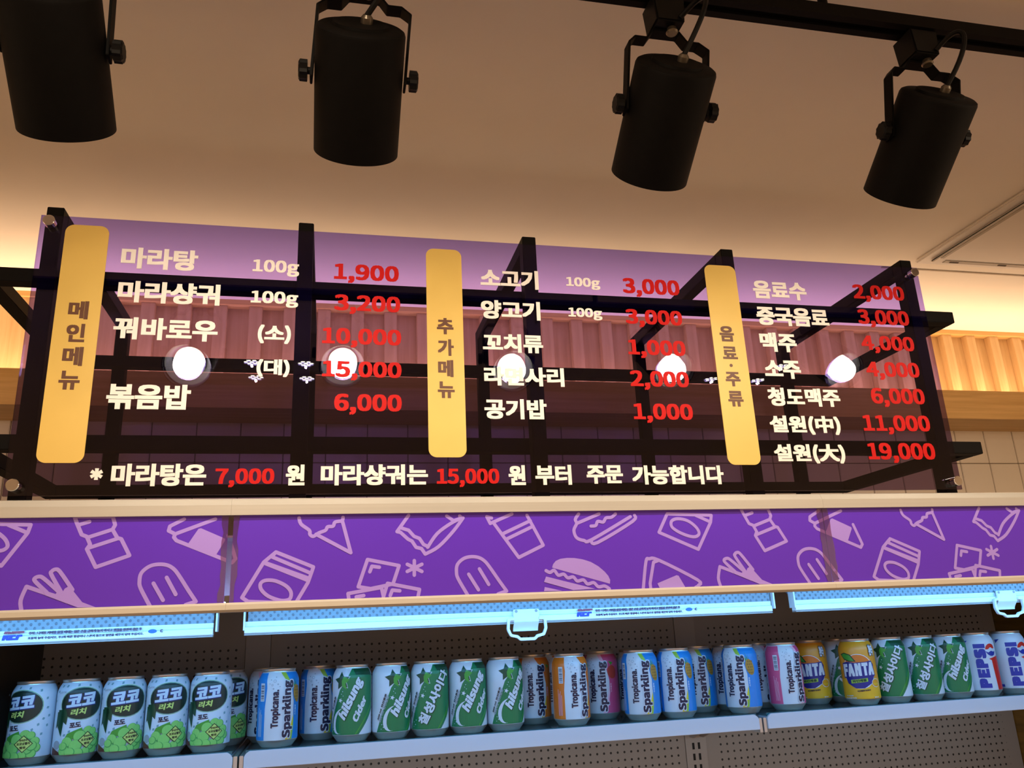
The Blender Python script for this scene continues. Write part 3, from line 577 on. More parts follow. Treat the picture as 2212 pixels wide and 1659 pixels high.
def cooler(i, label):
    s0, s1 = SEAM[i], SEAM[i+1]; cx = (s0+s1)/2
    t = thing('display_cooler', label, 'cooler', (cx, 1.5, 0), 'open drinks cooler sections side by side')
    P = lambda o: rel(t, o)
    e = .0001
    # canopy
    P(MB().box(s0+e, s1-e, 1.245, 1.88, 1.705, 1.8148).build('canopy', m_grey))
    P(MB().prism([(1.183, 1.7945), (1.183, 1.8085), (1.1885, 1.8175), (1.196, 1.8195), (1.244, 1.8195), (1.244, 1.7945)], s0+e, s1-e).build('top_frame', m_alu))
    g0 = .0035 if i == 1 else .0006; g1 = .0035 if i == 0 else .0006
    fp = P(MB().box(s0+g0, s1-g1, 1.189, 1.192, 1.668, 1.7965).build('fascia_panel', m_pur))
    fp['label'] = 'purple printed fascia panel with lilac food icons'
    for nm, st in ICONS.items():
        offs = [-PERIOD, 0, PERIOD] + ([.4243, .4243-PERIOD] if nm == 'popsicle' else [])
        for dx in offs:
            xs = [p[0]+dx for _, pp in st for p in pp]
            if max(xs) < s0 or min(xs) > min(s1, 1.36): continue
            bm = icon_bm(st, dx, (s0+g0, s1-g1, 1.6685, 1.796))
            if not bm.faces: bm.free(); continue
            me = bpy.data.meshes.new('printed_icon'); bm.to_mesh(me); bm.free(); me.materials.append(m_ico)
            o = link('printed_'+nm, me); o.parent = fp; o.location = (0, 1.1887, 0)
            if nm == 'fries': o.location.y = 1.18865
    pr = [(1.186, 1.6652), (1.182, 1.6682), (1.182, 1.6745), (1.185, 1.6775), (1.188, 1.6775), (1.188, 1.6680), (1.200, 1.6680), (1.200, 1.6652)]
    P(MB().prism(pr[::-1], s0+e, s1-e).build('bottom_strip', m_nose))
    # LED batten tucked behind the fascia
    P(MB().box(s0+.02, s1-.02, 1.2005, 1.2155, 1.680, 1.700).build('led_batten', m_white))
    P(MB().box(s0+.004, s1-.004, 1.2005, 1.216, 1.6735, 1.6798).build('led_lens', m_led))
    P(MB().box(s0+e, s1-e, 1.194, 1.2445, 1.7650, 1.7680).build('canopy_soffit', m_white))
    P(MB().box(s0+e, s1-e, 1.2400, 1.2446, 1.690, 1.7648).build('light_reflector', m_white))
    L = area('case_led', ((s0+s1)/2, 1.2085, 1.6725), (0, .62, -.60), (s1-s0)-.03, .012, CASE_E*(s1-s0), COOL); rel(t, L)
    # night blind
    b0, b1 = s0+.0104, s1-.0264
    bl = P(MB().lathe([(.017, 0), (.017, b1-b0-.012)], 20, (b0+.006, 1.352, 1.684), (1, 0, 0)).build('night_blind', m_film, smooth=True))
    def Q(o): o.parent = bl; o.location = (0, 0, 0); return o
    Q(MB().box(b0+.006, b1-.006, 1.3345, 1.3355, 1.6555, 1.6845).build('blind_film', m_film))
    Q(MB().prism([(1.3325, 1.6560), (1.3325, 1.6535), (1.3335, 1.6495), (1.3300, 1.6480), (1.3290, 1.6400), (1.3310, 1.6385), (1.3420, 1.6385), (1.3420, 1.6560)][::-1], b0+.002, b1-.006).build('pull_bar', m_pvc))
    Q(MB().box(b0+.002, b1-.006, 1.3295, 1.3420, 1.6362, 1.6380).build('bar_edge', m_grey))
    for x in (b0, b1-.0025):
        Q(MB().plate([(0, 0), (.0025, 0), (.0025, .030), (0, .030)], 1.328, 1.346).build('end_cap', m_pvc)).location = (x, 0, 1.6435)
    # handle in the middle of the bar
    hx = (b0+b1)/2-.004
    if True:
        Q(MB().plate([(hx-.0215, 1.6585), (hx-.0215, 1.6390), (hx+.0215, 1.6390), (hx+.0215, 1.6585)][::-1], 1.3262, 1.3292).build('handle_plate', m_pvc, bevel=.001))
        for sx in (-.0165, .0165):
            Q(MB().lathe([(.0024, 0), (.0024, .0004)], 14, (hx+sx, 1.3257, 1.6555), (0, 1, 0)).build('screw_hole', m_grey))
        ring = [(hx-.030, 1.643), (hx-.031, 1.628), (hx-.027, 1.619), (hx-.016, 1.6165), (hx-.012, 1.6125), (hx+.012, 1.6125), (hx+.016, 1.6165), (hx+.027, 1.619), (hx+.031, 1.628), (hx+.030, 1.643), (hx+.020, 1.6440)]
        ring = [(hx-.020, 1.6440)]+ring
        Q(MB().strap([(x, 1.3255, z) for x, z in ring], (0, 1, 0), .006, .0046).build('handle_loop', m_pvc, bevel=.0008))
        crv = [(1.3270+.010*math.sin(a), 1.6395-.0185*math.sin(a*.5)*1.1) for a in (0, .4, .8, 1.2, 1.6)]
        Q(MB().strap([(hx, y, z) for y, z in crv], (1, 0, 0), .041, .0014).build('handle_flap', m_pvc, smooth=True))
    # warning print on the bar
    if i < 2:
        rx = hx+.085 if i == 1 else -.4545+.0085
        yp = 1.3293
        bm, _ = text_bm('REF', .03, .25)
        for part, mm, lo, hi in (('logo_lower', m_navy, -1, .62), ('logo_upper', m_mar, .70, 2)):
            c = bm.copy()
            bmesh.ops.bisect_plane(c, geom=c.verts[:]+c.edges[:]+c.faces[:], plane_co=(0, lo, 0), plane_no=(0, -1, 0), clear_outer=True)
            bmesh.ops.bisect_plane(c, geom=c.verts[:]+c.edges[:]+c.faces[:], plane_co=(0, hi, 0), plane_no=(0, 1, 0), clear_outer=True)
            dz = .0005 if part == 'logo_upper' else 0
            for v in c.verts: v.co = (rx+v.co.x*.028, yp-.0006-v.co.z*2e-5, 1.6432+v.co.y*.0118+dz)
            me = bpy.data.meshes.new(part); c.to_mesh(me); c.free(); me.materials.append(mm); Q(link(part, me))
        bm.free()
        Q(flat_text('warning_print', '주의 : 나이트 커버를 올릴 때에는 잡은 손을 급하게 놓지 마시고 필름을 완전히 감은 후', rx+.033, 1.6498, rx+.183, 1.6540, yp+.0024, m_inkp, None, .012, .0014))
        Q(flat_text('warning_print', '조용히 놓아 주십시오. 주1회 마른 헝겊이나 스폰지 등으로 앞면을 깨끗이 닦아 주십시오.', rx+.033, 1.6432, rx+.186, 1.6470, yp+.0004, m_inkp, None, .012, .0012))
        ov = MB().plate([(rx+.198+.0058*math.cos(a*math.tau/20), 1.6478+.0029*math.sin(a*math.tau/20)) for a in range(20)], 1.3285, 1.3300); Q(ov.build('oval_mark', m_ob))
        Q(flat_text('mark_print', 'C', rx+.2085, 1.6458, rx+.2125, 1.6500, yp+.0004, m_inkp, None, .03, .0014))
    # inside: back sheet, uprights, shelf
    BYK = 1.783
    ux = .0247
    bp = P(MB().box(s0+ux, min(s1-ux, 1.5985 if i == 2 else 9), BYK, BYK+.003, .30, 1.704).build('back_panel', pegboard('pegboard_%d' % i, (.29, .26, .24), s0+ux+.026, (s1 if i < 2 else 1.60)-ux-.010, 1.6225-.0005)))
    up = P(MB().box(s0, s0+ux-.0008, BYK-.002, BYK+.012, .30, 1.704).build('upright', m_grey))
    up2 = P(MB().box(s1-ux+.0008, s1, BYK-.002, BYK+.012, .30, 1.704).build('upright', m_grey)) if i < 2 else None
    for u, xx in ((up, s0+.0065), (up2, s1-.0065)):
        if not u: continue
        for k in range(5):
            o = MB().box(xx-.0026, xx+.0026, BYK-.0023, BYK-.0019, 1.288+k*.0215-.0065, 1.288+k*.0215+.0065).build('slot', m_hole); o.parent = u; o.location = (0, 0, 0)
    x0, x1 = s0+.0085, (s1-.0085 if i < 2 else 1.598)
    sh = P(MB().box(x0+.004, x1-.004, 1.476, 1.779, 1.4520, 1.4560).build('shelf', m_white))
    def Q2(o): o.parent = sh; o.location = (0, 0, 0); return o
    c = .008
    lip = [(x0, 1.4354), (x1, 1.4354), (x1, 1.4612-c), (x1-.003, 1.4612-.0035), (x1-c, 1.4612), (x0+c, 1.4612), (x0+.003, 1.4612-.0035), (x0, 1.4612-c)]
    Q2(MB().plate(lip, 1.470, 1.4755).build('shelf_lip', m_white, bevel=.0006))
    Q2(MB().box(x0+.002, x1-.002, 1.4762, 1.4782, 1.4564, 1.4622).build('glass_edge', m_glassedge))
    Q2(MB().box(x0+.002, x1-.002, 1.4784, 1.776, 1.4564, 1.4605).build('glass_plate', m_glass))
    Q2(MB().box(x0+.02, x1-.02, 1.4775, 1.4875, 1.4462, 1.4518).build('shelf_fill_strip', m_fill_glow))  # glowing strip added to go with the fill light below
    L2 = area('shelf_fill_light', ((x0+x1)/2, 1.4830, 1.4455), (0, .75, -.65), (x1-x0)-.05, .008, CASE_E*.22*(x1-x0), (.42, .72, 1)); rel(t, L2)  # added cool fill, brightens the back panel below the shelf
    for xx in ((s1-.0045,) if i < 2 else ()) + ((s0+.0045,) if i > 0 else ()):
        Q2(MB().box(xx-.0030, xx+.0030, 1.4735, 1.779, 1.4300, 1.4545).build('shelf_arm', m_steelz, bevel=.0006))
    for sd, xx in (((1, s0+.010),) if i else ()) + (((-1, s1-.010),) if i < 2 else ()):
        br = MB().add([(xx, 1.783, 1.451), (xx, 1.50, 1.451), (xx, 1.50, 1.44), (xx, 1.70, 1.412), (xx, 1.765, 1.392), (xx, 1.783, 1.392)], [(0, 1, 2, 3, 4, 5)])
        br.add([(xx+.003*sd, y, z) for _, y, z in br.v[:6]], [(5, 4, 3, 2, 1, 0)])
        for k in range(6): br.f.append([k, k+6, (k+1) % 6+6, (k+1) % 6]); br.mi.append(0)
        Q2(br.build('shelf_bracket', m_grey))
    # lower body so that the case stands on the floor
    P(MB().box(s0+e, s1-e, 1.20, 1.88, 0, .297).build('base_tub', m_grey))
    P(MB().box(s0+e, s1-e, 1.80, 1.88, .2975, 1.7045).build('rear_wall', m_dark))
    if i == 0:
        P(MB().box(s0+.0006, s0+.012, 1.21, 1.7825, .2975, 1.7045).build('end_panel', m_dark))
        P(MB().box(-.535, -.523, 1.385, 1.7815, .2975, 1.7045).build('divider_panel', m_dark))
    if i == 2: P(MB().box(1.6, s1-e, 1.21, 1.7995, .2975, 1.7045).build('end_panel', m_brownend))
    return t
cooler(0, 'left cooler section holding the green grape drink cans')
cooler(1, 'middle cooler section with the white cider and sparkling juice cans')
cooler(2, 'right cooler section with the orange can and the blue and white cola cans')

# strips of clear tape over the two joints of the purple fascia
for x, g in ((-.1317, 'left'), (.7838, 'right')):
    pts = [(x+random.uniform(.0085, .0125), 1.6785+k*.0116) for k in range(11)]+[(x-random.uniform(.0085, .0125), 1.6785+k*.0116) for k in range(10, -1, -1)]
    o = MB().plate(pts, 1.1880, 1.1884).build('clear_tape', m_tape)
    tag(o, 'wrinkled clear tape strip over the %s joint of the purple fascia' % g, 'tape', 'tape strips on the fascia joints')

# ================================================================== drink cans
RC = 33.0
PROF = [(23.5, 0), (25, .8), (27, 3.6), (31.6, 9.2), (32.7, 11.6), (33, 14), (33, 101), (32.4, 105.5), (30.6, 110.5), (28.2, 115), (26.9, 117), (26.7, 118), (27.4, 119), (27.4, 121.4), (26.8, 122), (26.0, 121.4), (25.4, 118.6), (0.5, 118.4)]
def rad(v):
    for (r0, z0), (r1, z1) in zip(PROF, PROF[1:]):
        if z0 <= v <= z1: return r0+(r1-r0)*(v-z0)/(z1-z0 or 1)
    return RC
class Label:
    """flat artwork in millimetres (u around the can, v up), wrapped on the can wall layer by layer"""
    def __init__(s): s.bm = bmesh.new(); s.mats = []; s.layer = 0; s.step = 1
    def _m(s, m):
        if m not in s.mats: s.mats.append(m)
        return s.mats.index(m)
    def put(s, src, m):
        s.layer += s.step; h = .00010*s.layer
        us = [v.co.x for v in src.verts]; lo, hi = min(us), max(us)
        for b in range(-100, 101, 4):
            if not lo < b < hi: continue
            bmesh.ops.bisect_plane(src, geom=src.verts[:]+src.edges[:]+src.faces[:], plane_co=(b, 0, 0), plane_no=(1, 0, 0))
        for b in (14, 101, 105.5, 110.5, 115):
            bmesh.ops.bisect_plane(src, geom=src.verts[:]+src.edges[:]+src.faces[:], plane_co=(0, b, 0), plane_no=(0, 1, 0))
        for b, n in ((12, -1), (116.4, 1)):
            bmesh.ops.bisect_plane(src, geom=src.verts[:]+src.edges[:]+src.faces[:], plane_co=(0, b, 0), plane_no=(0, n, 0), clear_outer=True)
        bmesh.ops.triangulate(src, faces=src.faces[:])
        mi = s._m(m); vm = {}
        for v in src.verts:
            a = v.co.x/RC; r = rad(v.co.y)*.001+h+v.co.z*1.5e-5
            vm[v] = s.bm.verts.new((r*math.sin(a), -r*math.cos(a), v.co.y*.001))
        for f in src.faces:
            try:
                n = s.bm.faces.new([vm[v] for v in f.verts]); n.material_index = mi
                n.normal_update(); c = n.calc_center_median()
                if n.normal.x*c.x+n.normal.y*c.y < 0: n.normal_flip()
            except ValueError: pass
        src.free(); return s
    def polys(s, lst, m):
        b = bmesh.new()
        for pts in lst: b.faces.new([b.verts.new((x, y, 0)) for x, y in pts])
        return s.put(b, m)
    def poly(s, pts, m): return s.polys([pts], m)
    def ell(s, cx, cy, a, b, m, rot=0, n=28):
        c, q = math.cos(math.radians(rot)), math.sin(math.radians(rot)); r = []
        for i in range(n):
            x, y = a*math.cos(i*math.tau/n), b*math.sin(i*math.tau/n); r.append((cx+x*c-y*q, cy+x*q+y*c))
        return s.poly(r, m)
    def dots(s, lst, m, n=12):
        return s.polys([[(x+r*math.cos(i*math.tau/n), y+r*math.sin(i*math.tau/n)) for i in range(n)] for x, y, r in lst], m)
    def text(s, body, cx, cy, w, h, m, rot=0, bold=.016, shear=0, sk=0, spacing=1.0, grow=0):
        b, _ = text_bm(body, bold, shear, spacing, 2)
        c, q = math.cos(math.radians(rot)), math.sin(math.radians(rot))
        for v in b.verts:
            x, y = (v.co.x-.5)*w, (v.co.y-.5)*h+(v.co.x-.5)*sk; v.co = (cx+x*c-y*q, cy+x*q+y*c, v.co.z)
        return s.put(b, m)
    def star(s, cx, cy, r, m, rot=90, inner=.5):
        return s.poly([(cx+(r if i % 2 == 0 else r*inner)*math.cos(math.radians(rot+i*36)), cy+(r if i % 2 == 0 else r*inner)*math.sin(math.radians(rot+i*36))) for i in range(10)], m)
    def mesh(s, name):
        me = bpy.data.meshes.new(name); s.bm.to_mesh(me); s.bm.free()
        for m in s.mats: me.materials.append(m)
        return me

ink = lambda n, c, r=.38: M('ink_'+n, c, r)
K = dict(white=ink('can_white', (.60, .65, .70)), green=ink('bottle_green', (.006, .17, .055)), dgreen=ink('deep_green', (.003, .055, .02)), lgreen=ink('leaf_green', (.05, .30, .03)),
         blue=ink('sky_blue', (.012, .22, .62)), dblue=ink('royal_blue', (.010, .018, .19)), navy=ink('label_navy', (.006, .008, .04)), orange=ink('orange', (.70, .17, .012)), pink=ink('pink', (.62, .08, .20)),
         lpink=ink('pale_pink', (.80, .45, .56)), yellow=ink('yellow', (.78, .58, .03)), lime=ink('lime', (.30, .50, .05)), gold=ink('pine_gold', (.40, .22, .03)), dgold=ink('pine_brown', (.20, .10, .015)),
         red=ink('red', (.62, .02, .012)), peach=ink('peach_red', (.48, .05, .03)), grey=ink('bubble_grey', (.30, .36, .42)), pale=ink('pale_blue', (.50, .66, .78)), teal=ink('cube_teal', (.16, .33, .38)),
         cdark=ink('ellipse_green', (.004, .022, .012)), grape=ink('grape_green', (.20, .58, .13)), grape2=ink('grape_dark', (.05, .33, .07)), gyel=ink('badge_lime', (.50, .66, .16)), brown=ink('coconut_brown', (.10, .03, .02)),
         amber=ink('amber', (.72, .30, .015)), amber2=ink('warm_yellow', (.78, .42, .02)), silver=ink('print_silver', (.55, .60, .66)), blk=ink('outline_black', (.006, .006, .008)), globe=ink('globe_blue', (.008, .03, .30)))
m_tin = M('bare_aluminium', (.62, .53, .43), .30, .8)

def part_mesh(name, a, b, m):
    return MB().lathe([(r*.001, z*.001) for r, z in PROF[a:b]], 40, cap0=(a == 0), cap1=(b >= len(PROF))).mesh(name, m, smooth=True)
BASE = part_mesh('can_base', 0, 5, m_tin); LID = part_mesh('can_lid', 10, len(PROF), m_tin)
TAB = MB().strap([(-.011, .002, .1190), (-.003, .002, .1198), (.006, .002, .1198), (.012, .002, .1192)], (0, 1, 0), .012, .0010).mesh('pull_tab', m_tin)

def lab_cider(kr):
    L = Label()
    L.poly([(-47, 12), (14, 12), (45, 50), (45, 116), (1, 116), (-7, 100), (-20, 82)], K['green'])
    L.poly([(7, 12), (9, 12), (45, 60), (45, 64)], K['lgreen'])
    L.poly([(3, 116), (45, 116), (45, 104), (8, 106)], K['dgreen'])
    L.star(-16, 97, 16.5, K['silver'], 97, .52).star(-16, 97, 15, K['dgreen'], 97, .52)
    L.poly([(-16, 97), (-12.4, 104.5), (-2, 99), (-9.5, 92.5), (-7, 82.5), (-15.5, 89)], K['lgreen'])
    L.star(-18, 66, 4.2, K['white'], 70, .42)
    L.dots([(-33, 20, .9), (-36, 24, .7), (-31, 27, .8), (-37, 17, .6), (-14, 80, .7), (-16, 76, .6), (-13, 73, .6)], K['pale'])
    if kr:
        L.text('칠성사이다', 3, 63, 96, 19, K['dgreen'], 62, .034); L.text('칠성사이다', 2, 63.5, 95, 18, K['white'], 62, .016)
        L.text('355 ml', 27, 38, 16, 3, K['lgreen'], 75)
    else:
        # big swung C, then the script
        arc = []
        for i in range(15):
            a = math.radians(70+i*15); arc.append((-15+12*math.cos(a)+4*math.sin(a), 34+20*math.sin(a)))
        th = [1.8+5.4*math.sin(math.pi*i/14) for i in range(15)]
        outer = [(x-t*.9, y-t*.2) for (x, y), t in zip(arc, th)]
        L.poly(arc+outer[::-1], K['white'])
        L.text('hilsung', 1.5, 68, 72, 20, K['dgreen'], 64, .034, .25); L.text('hilsung', .8, 68.5, 71, 19, K['white'], 64, .021, .25)
        L.text('Cider', 15, 52, 42, 11, K['white'], 64, .021, .25)
    for k in range(3): L.text('355 ml  탄산음료', -36+2.4*k, 52-2*k, 44, 2.0 if k else 3.2, K['grey'] if k else K['blk'], 70)
    return L.mesh('printed_label')

def lab_juice(c, fruit):
    L = Label(); m = K[c]
    d = {'blue': K['dblue'], 'orange': K['amber'], 'pink': K['pink']}[c]
    L.poly([(-62, 12), (-30.5, 12), (-30.5, 60), (-27, 92), (-29, 116), (-62, 116)], m)
    L.poly([(3, 116), (15, 92), (20, 70), (20, 48), (16, 28), (9, 12), (62, 12), (62, 116)], m)
    if c == 'blue':
        L.poly([(-4, 116), (5, 116), (17, 90), (14, 88)], K['lime'])
        L.poly([(20, 50), (18, 30), (12, 12), (5, 12), (13, 28)], K['yellow']); L.poly([(20, 47), (20, 30), (17, 12), (12, 12), (17, 30)], K['lime'])
    elif c == 'orange':
        L.poly([(-2, 116), (6, 116), (17, 90), (14, 88)], K['orange']); L.poly([(20, 50), (18, 30), (12, 12), (7, 12), (13, 28)], K['yellow'])
    else:
        L.poly([(-2, 116), (6, 116), (17, 90), (14, 88)], K['lpink']); L.poly([(20, 60), (17, 30), (11, 12), (4, 12), (12, 30)], K['lpink'])
    if fruit == 'pineapple':
        L.polys([[(20+3*k, 92), (14+5*k, 106+(k % 2)*3), (23+2*k, 93)] for k in range(4)], K['lgreen'])
        L.ell(27, 82, 8.5, 14.5, K['gold'], 14)
        L.polys([[(27+x-1.5, 82+y), (27+x, 82+y-1.9), (27+x+1.5, 82+y), (27+x, 82+y+1.9)] for y in range(-10, 13, 5) for x in ((-5, -1, 3) if y % 2 else (-3.2, .8, 4.4))], K['dgold'])
    else:
        L.ell(27, 84, 10, 12, K['orange'] if fruit == 'orange' else K['peach'], 10); L.poly([(25, 96), (20, 104), (30, 101)], K['lgreen'])
    L.polys([[(-40, 72), (-31.5, 72), (-31.5, 100), (-40, 100)]], K['white'])
    L.polys([[(-39, 74+k*2.5), (-32.5, 74+k*2.5), (-32.5, 74.8+k*2.5+(k % 3)*.35), (-39, 74.8+k*2.5+(k % 3)*.35)] for k in range(10)], K['navy'])
    L.polys([[(-43+i*2.2, 18), (-42.2+i*2.2, 18), (-42.2+i*2.2, 62-(i*7) % 11), (-43+i*2.2, 62-(i*7) % 11)] for i in range(4)], K['pale'] if c == 'blue' else K['lpink'])
    L.dots([(-14, 103, 2.4), (-18, 97, 1.6), (-9, 98, 1.2), (-20, 105, 1.0), (-12, 109, 1.0), (-16, 91, 1.3), (-6, 94, .8), (-22, 99, .8)], K['grey'])
    L.dots([(-14, 103, 1.7), (-18, 97, 1.0)], K['white'])
    L.text('Tropicana.', -11.5, 60, 59, 15, K['navy'], 90, .018, 0, 0, 1)
    L.text('Sparkling', 7.5, 59, 92, 20.5, K['white'], 90, .042, 0, 0, 1)
    L.text('Sparkling', 7.5, 59, 89, 18.5, K['navy'], 90, .022, 0, 0, 1)
    L.text('스파클링', 22, 56, 16, 2.6, K['pale'] if c == 'blue' else K['lpink'], 90)
    return L.mesh('printed_label')

def lab_grape():
    L = Label(); rnd = random.Random(3)
    def cube(x, y, a):
        c, s = math.cos(a)*2.7, math.sin(a)*2.7; return [(x+c, y+s), (x-s*.8, y+c*.8), (x-c, y-s), (x+s*.8, y-c*.8)]
    pts = [(-24, 112), (-5, 113), (13, 112), (30, 108), (40, 96), (42, 82), (37, 66), (30, 58), (-40, 104), (-46, 90), (22, 51), (36, 44), (44, 56), (-34, 112), (-13, 45), (-20, 40), (46, 70)]
    L.polys([cube(x, y, rnd.uniform(.4, 1.2)) for x, y in pts], K['teal'])
    L.ell(2, 85.5, 33, 24.6, K['lime']).ell(2, 85.5, 32.2, 24.0, K['teal']).ell(2, 85.5, 31.4, 23.2, K['cdark'])
    L.text('코코', 0, 90.5, 45, 20, K['dblue'], 5, .034, .2); L.text('코코', 0, 91, 43, 18.5, K['pale'], 5, .020, .2)
    L.text('리치', -2, 73.5, 23, 9.5, K['gyel'], 5, .015, .2)
    L.polys([[(-20, 78), (-34, 80+d), (-33-d*.3, 72+d*1.3), (-22, 70)] for d in (-26, -18, -10, -3)]+[[(-20, 76), (-36, 74), (-37, 50), (-30, 58), (-26, 48), (-24, 60), (-18, 55), (-17, 68)]], K['dgreen'])
    L.text('포도', -5, 54.5, 16, 7.2, K['navy'], 4, .018)
    L.ell(-31, 27, 8.5, 9, K['pale']).ell(-31.5, 26, 6.5, 6.5, K['grey']).poly([(-41, 24), (-24, 15), (-24, 12), (-41, 12)], K['brown'])
    L.poly([(-18, 36), (-15, 42), (-6, 46), (5, 50), (7, 40), (-6, 34)], K['lgreen'])
    g = [(14, 44, 7.5), (22, 43, 6), (28, 34, 6.5), (30, 25, 6.5), (24, 17, 7), (-14, 30, 7.5), (3, 37, 9), (18, 24, 8), (12, 14, 7), (-17, 17, 8), (-2, 24, 9), (-19, 24, 6), (2, 13, 7.5), (24, 28, 7), (-9, 15, 7)]
    L.step = .4
    for k, (x, y, r) in enumerate(g):
        L.dots([(x, y, r)], K['grape2'], 20).dots([(x-.5, y+.6, r-.9)], K['grape'], 20)
    L.step = 1
    L.poly([(13, 44), (25.5, 31.5), (13, 19), (.5, 31.5)], K['cdark']).poly([(13, 42.6), (24.1, 31.5), (13, 20.4), (1.9, 31.5)], K['gyel'])
    L.text('쫀득쫀득', 13, 36.8, 10, 3.2, K['cdark'], 4, .014); L.text('코코넛젤리', 13, 32, 17, 4, K['cdark'], 4, .016); L.text('함유', 13, 26.6, 8, 3.6, K['cdark'], 4, .016)
    L.text('LOTTE', -27, 103, 11, 2.6, K['grey'], 4)
    L.polys([[(37+i*1.7, 14), (37.8+i*1.7, 14), (37.8+i*1.7, 60-i*3), (37+i*1.7, 60-i*3)] for i in range(4)], K['pale'])
    return L.mesh('printed_label')

def lab_orange():
    L = Label()
    L.poly([(-104, 12), (104, 12), (104, 48), (-104, 48)], K['amber2'])
    L.ell(0, 62, 31, 32, K['white']).ell(0, 62.5, 29.6, 30.4, K['orange'])
    L.poly([(-30, 66), (-31, 78), (-20, 80), (0, 77), (26, 81), (31, 74), (29, 52), (22, 40), (6, 31), (-10, 31), (-24, 40), (-29, 54)], K['dblue'])
    L.poly([(-34, 94), (-24, 97), (-12, 93), (-3, 80), (-16, 80), (-26, 84)], K['cdark']).poly([(-32, 93), (-24, 95.5), (-13, 91.5), (-6, 81), (-16, 82), (-25, 85.5)], K['lgreen'])
    L.text('FANTA', 0, 65, 63, 27, K['dblue'], 0, .060, 0, 3, 1.12); L.text('FANTA', 0, 65.4, 60, 23.5, K['white'], 0, .036, 0, 3, 1.12)
    L.poly([(-17, 40), (14, 43), (14, 49.5), (-17, 46.5)], K['lime']); L.text('파인애플', -1.5, 44.8, 26, 5, K['dgreen'], 5.5, .02)
    L.ell(30, 40, 9, 8, K['white']).ell(30, 40, 8, 7, K['amber'], 0); L.polys([[(25+3*k, 38), (26+3*k, 35), (27+3*k, 38), (26+3*k, 41)] for k in range(4)], K['yellow'])
    L.text('환타', 30, 100, 13, 22, K['navy'], 0, .045); L.text('환타', 30, 100, 11.5, 20, K['white'], 0, .022)
    L.text('파인애플향 탄산음료', 4, 27, 24, 2.8, K['navy'], 5, .02)
    L.text('Pineapple', -24, 17.5, 15, 3, K['white'], 3); L.text('Flavored Soda', -22, 13.6, 22, 2.8, K['white'], 3); L.text('355 ml', 26, 14.5, 9, 2.6, K['white'], 3)
    return L.mesh('printed_label')

def lab_cola():
    L = Label()
    L.poly([(16, 71), (22, 68), (25, 12), (62, 12), (62, 70), (40, 76)], K['red'])
    L.ell(24, 88, 13.4, 13.4, K['white'])
    L.poly([(24+12*math.cos(math.radians(a)), 88+12*math.sin(math.radians(a))) for a in range(15, 176, 10)]+[(17, 89), (24, 93), (30, 90)], K['red'])
    L.poly([(24+12*math.cos(math.radians(a)), 88+12*math.sin(math.radians(a))) for a in range(190, 356, 10)]+[(31, 84), (24, 86), (17, 83)], K['globe'])
    L.text('PEPSI', 1, 58, 84, 22, K['globe'], 90, .042, 0, 0, 1.1)
    L.poly([(-29, 106), (-19, 107), (-27, 99)], K['globe'])
    L.polys([[(-36, 20+k*2.6), (-26-(k*3) % 4, 20+k*2.6), (-26-(k*3) % 4, 21+k*2.6), (-36, 21+k*2.6)] for k in range(26)], K['pale'])
    L.poly([(-32, 14), (-25, 14), (-25, 19), (-32, 19)], K['globe'])
    return L.mesh('printed_label')

KINDS = {'cider_en': (lab_cider(False), K['white']), 'cider_kr': (lab_cider(True), K['white']), 'pine': (lab_juice('blue', 'pineapple'), K['white']), 'orng': (lab_juice('orange', 'orange'), K['white']),
         'peach': (lab_juice('pink', 'peach'), K['white']), 'grape': (lab_grape(), ink('ice_blue', (.56, .68, .78))), 'soda': (lab_orange(), K['amber']), 'cola': (lab_cola(), K['white'])}
BODY = {k: part_mesh('can_body', 4, 11, v[1]) for k, v in KINDS.items()}
SHZ = 1.4606
def can(kind, x, y, off, label, group):
    t = thing('drink_can', label, 'can', (x, y, SHZ), group)
    t.rotation_euler.z = -math.atan2(x, y)+off/RC
    for nm, me in (('can_body', BODY[kind]), ('can_base', BASE), ('can_lid', LID), ('pull_tab', TAB), ('printed_label', KINDS[kind][0])):
        link(nm, me, t)
Y1, Y2, Y3 = 1.525, 1.5935, 1.662
G = 'pale blue grape drink cans at the left'
for x, off, lb in ((-.4525, -21, 'leftmost pale blue grape drink can, turned so its oval is cut off'), (-.3856, 2, 'grape drink can second from the left end of the shelf'),
                   (-.3187, 1, 'middle one of the five pale blue grape drink cans'), (-.2516, 0, 'fourth grape drink can from the left, left of the last one'),
                   (-.1845, -6, 'grape drink can nearest to the left shelf joint')):
    can('grape', x, Y1, off, lb, G)
can('grape', -.1660, Y2+.002, 10, 'shaded grape drink can half hidden behind the one nearest the left shelf joint', G)
G = 'front row of cider cans'
can('cider_en', .0462, Y1, -2, 'green and white cider can just right of the two blue juice cans', G)
can('cider_en', .1130, Y1, 20, 'second green cider can from the left with its script cut by the edge', G)
can('cider_kr', .1800, Y1, 6, 'middle-shelf cider can with Korean lettering between two English-lettered ones', G)
can('cider_en', .2476, Y1, 11, 'fourth green and white cider can on the middle shelf', G)
can('cider_en', .3146, Y1, 21, 'green cider can beside the orange juice cans', G)
can('cider_kr', 1.1040, Y1, 0, 'green cider can with Korean lettering right beside the orange soda can', G)
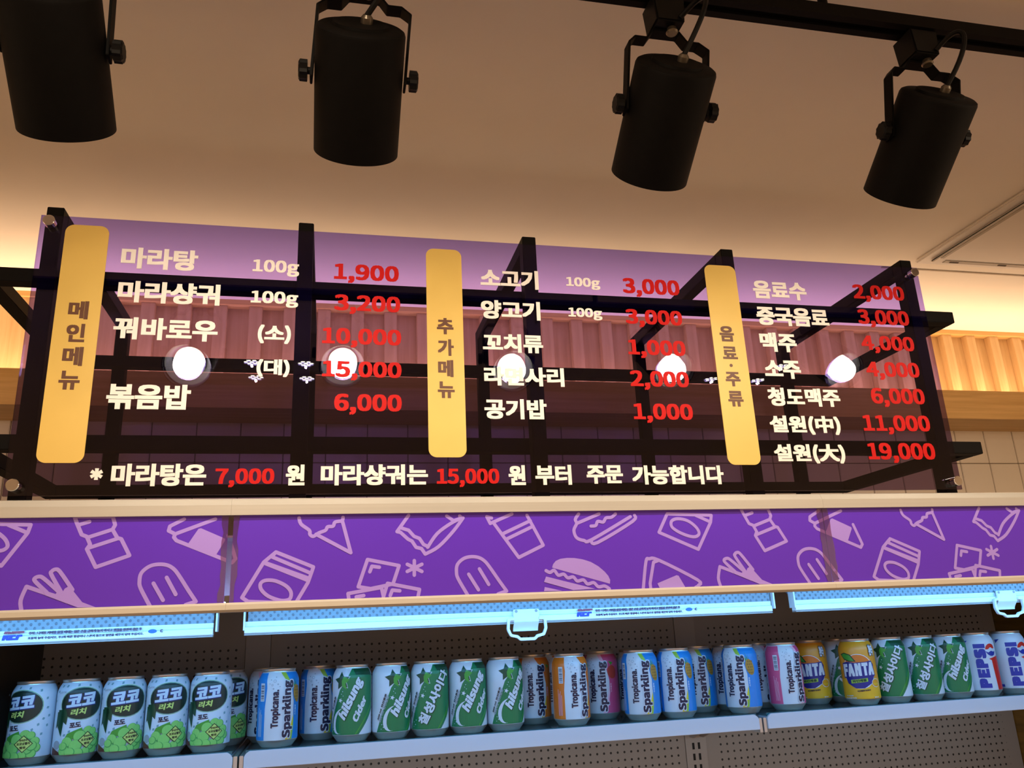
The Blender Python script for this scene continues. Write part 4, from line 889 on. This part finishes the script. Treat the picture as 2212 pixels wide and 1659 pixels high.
can('cider_kr', 1.1765, Y1, 9, 'cider can with Korean lettering, second right of the orange soda can', G)
can('cider_en', 1.2450, Y1, 13, 'green cider can with English script left of the cola cans', G)
G = 'sparkling juice cans'
can('pine', -.0762, Y1-.004, 8, 'blue pineapple juice can at the left end of the middle shelf', G)
can('pine', -.0095, Y2-.006, 4, 'shaded blue pineapple juice can set back beside the first cider can', G)
can('peach', -.0985, Y2+.012, -20, 'white juice can mostly hidden behind the leftmost pineapple can', G)
can('orng', .3830, Y2, 8, 'shaded orange juice can half hidden behind the last cider can', G)
can('orng', .4200, Y2+.060, 26, 'dark orange juice can deep on the shelf behind the front orange can', G)
can('orng', .4372, Y1, 19, 'orange juice can in the front row with barcode side showing', G)
can('peach', .5190, Y2, -4, 'shaded pink peach juice can right of the front orange can', G)
can('pine', .5900, Y2+.004, -16, 'shaded juice can peeking out left of the pair of pineapple cans', G)
can('pine', .5735, Y1, 2, 'left one of the two touching pineapple juice cans', G)
can('pine', .6440, Y1, 1, 'right one of the two touching pineapple juice cans', G)
can('pine', .7195, Y2, 2, 'shaded pineapple juice can behind the touching pair', G)
can('pine', .7880, Y2+.003, -6, 'shaded pineapple juice can just left of the one over the shelf joint', G)
can('pine', .7765, Y1-.002, -8, 'pineapple juice can standing over the right shelf joint', G)
can('peach', .8560, Y2, 8, 'pink juice can set back right of the shelf joint', G)
can('peach', .8690, Y1, 22, 'pink juice can in the front row with white label side', G)
G = 'orange soda cans'
can('soda', .9700, Y2, -4, 'dark shaded orange soda can left of the bright one', G)
can('soda', 1.0300, Y1-.003, 0, 'bright orange soda can with blue logo and white letters', G)
can('cider_en', 1.0420, Y2, 12, 'dark shaded cider can behind the bright orange soda can', 'cider cans in the second row')
can('cider_kr', 1.0550, Y3-.002, 10, 'dark cider can deep behind the bright orange soda can', 'cider cans in the second row')
G = 'white cola cans'
can('cola', 1.3120, Y1, 4, 'white cola can with blue upright lettering, left of the pair', G)
can('cola', 1.3880, Y1, 6, 'white cola can with blue upright lettering at the right edge', G)
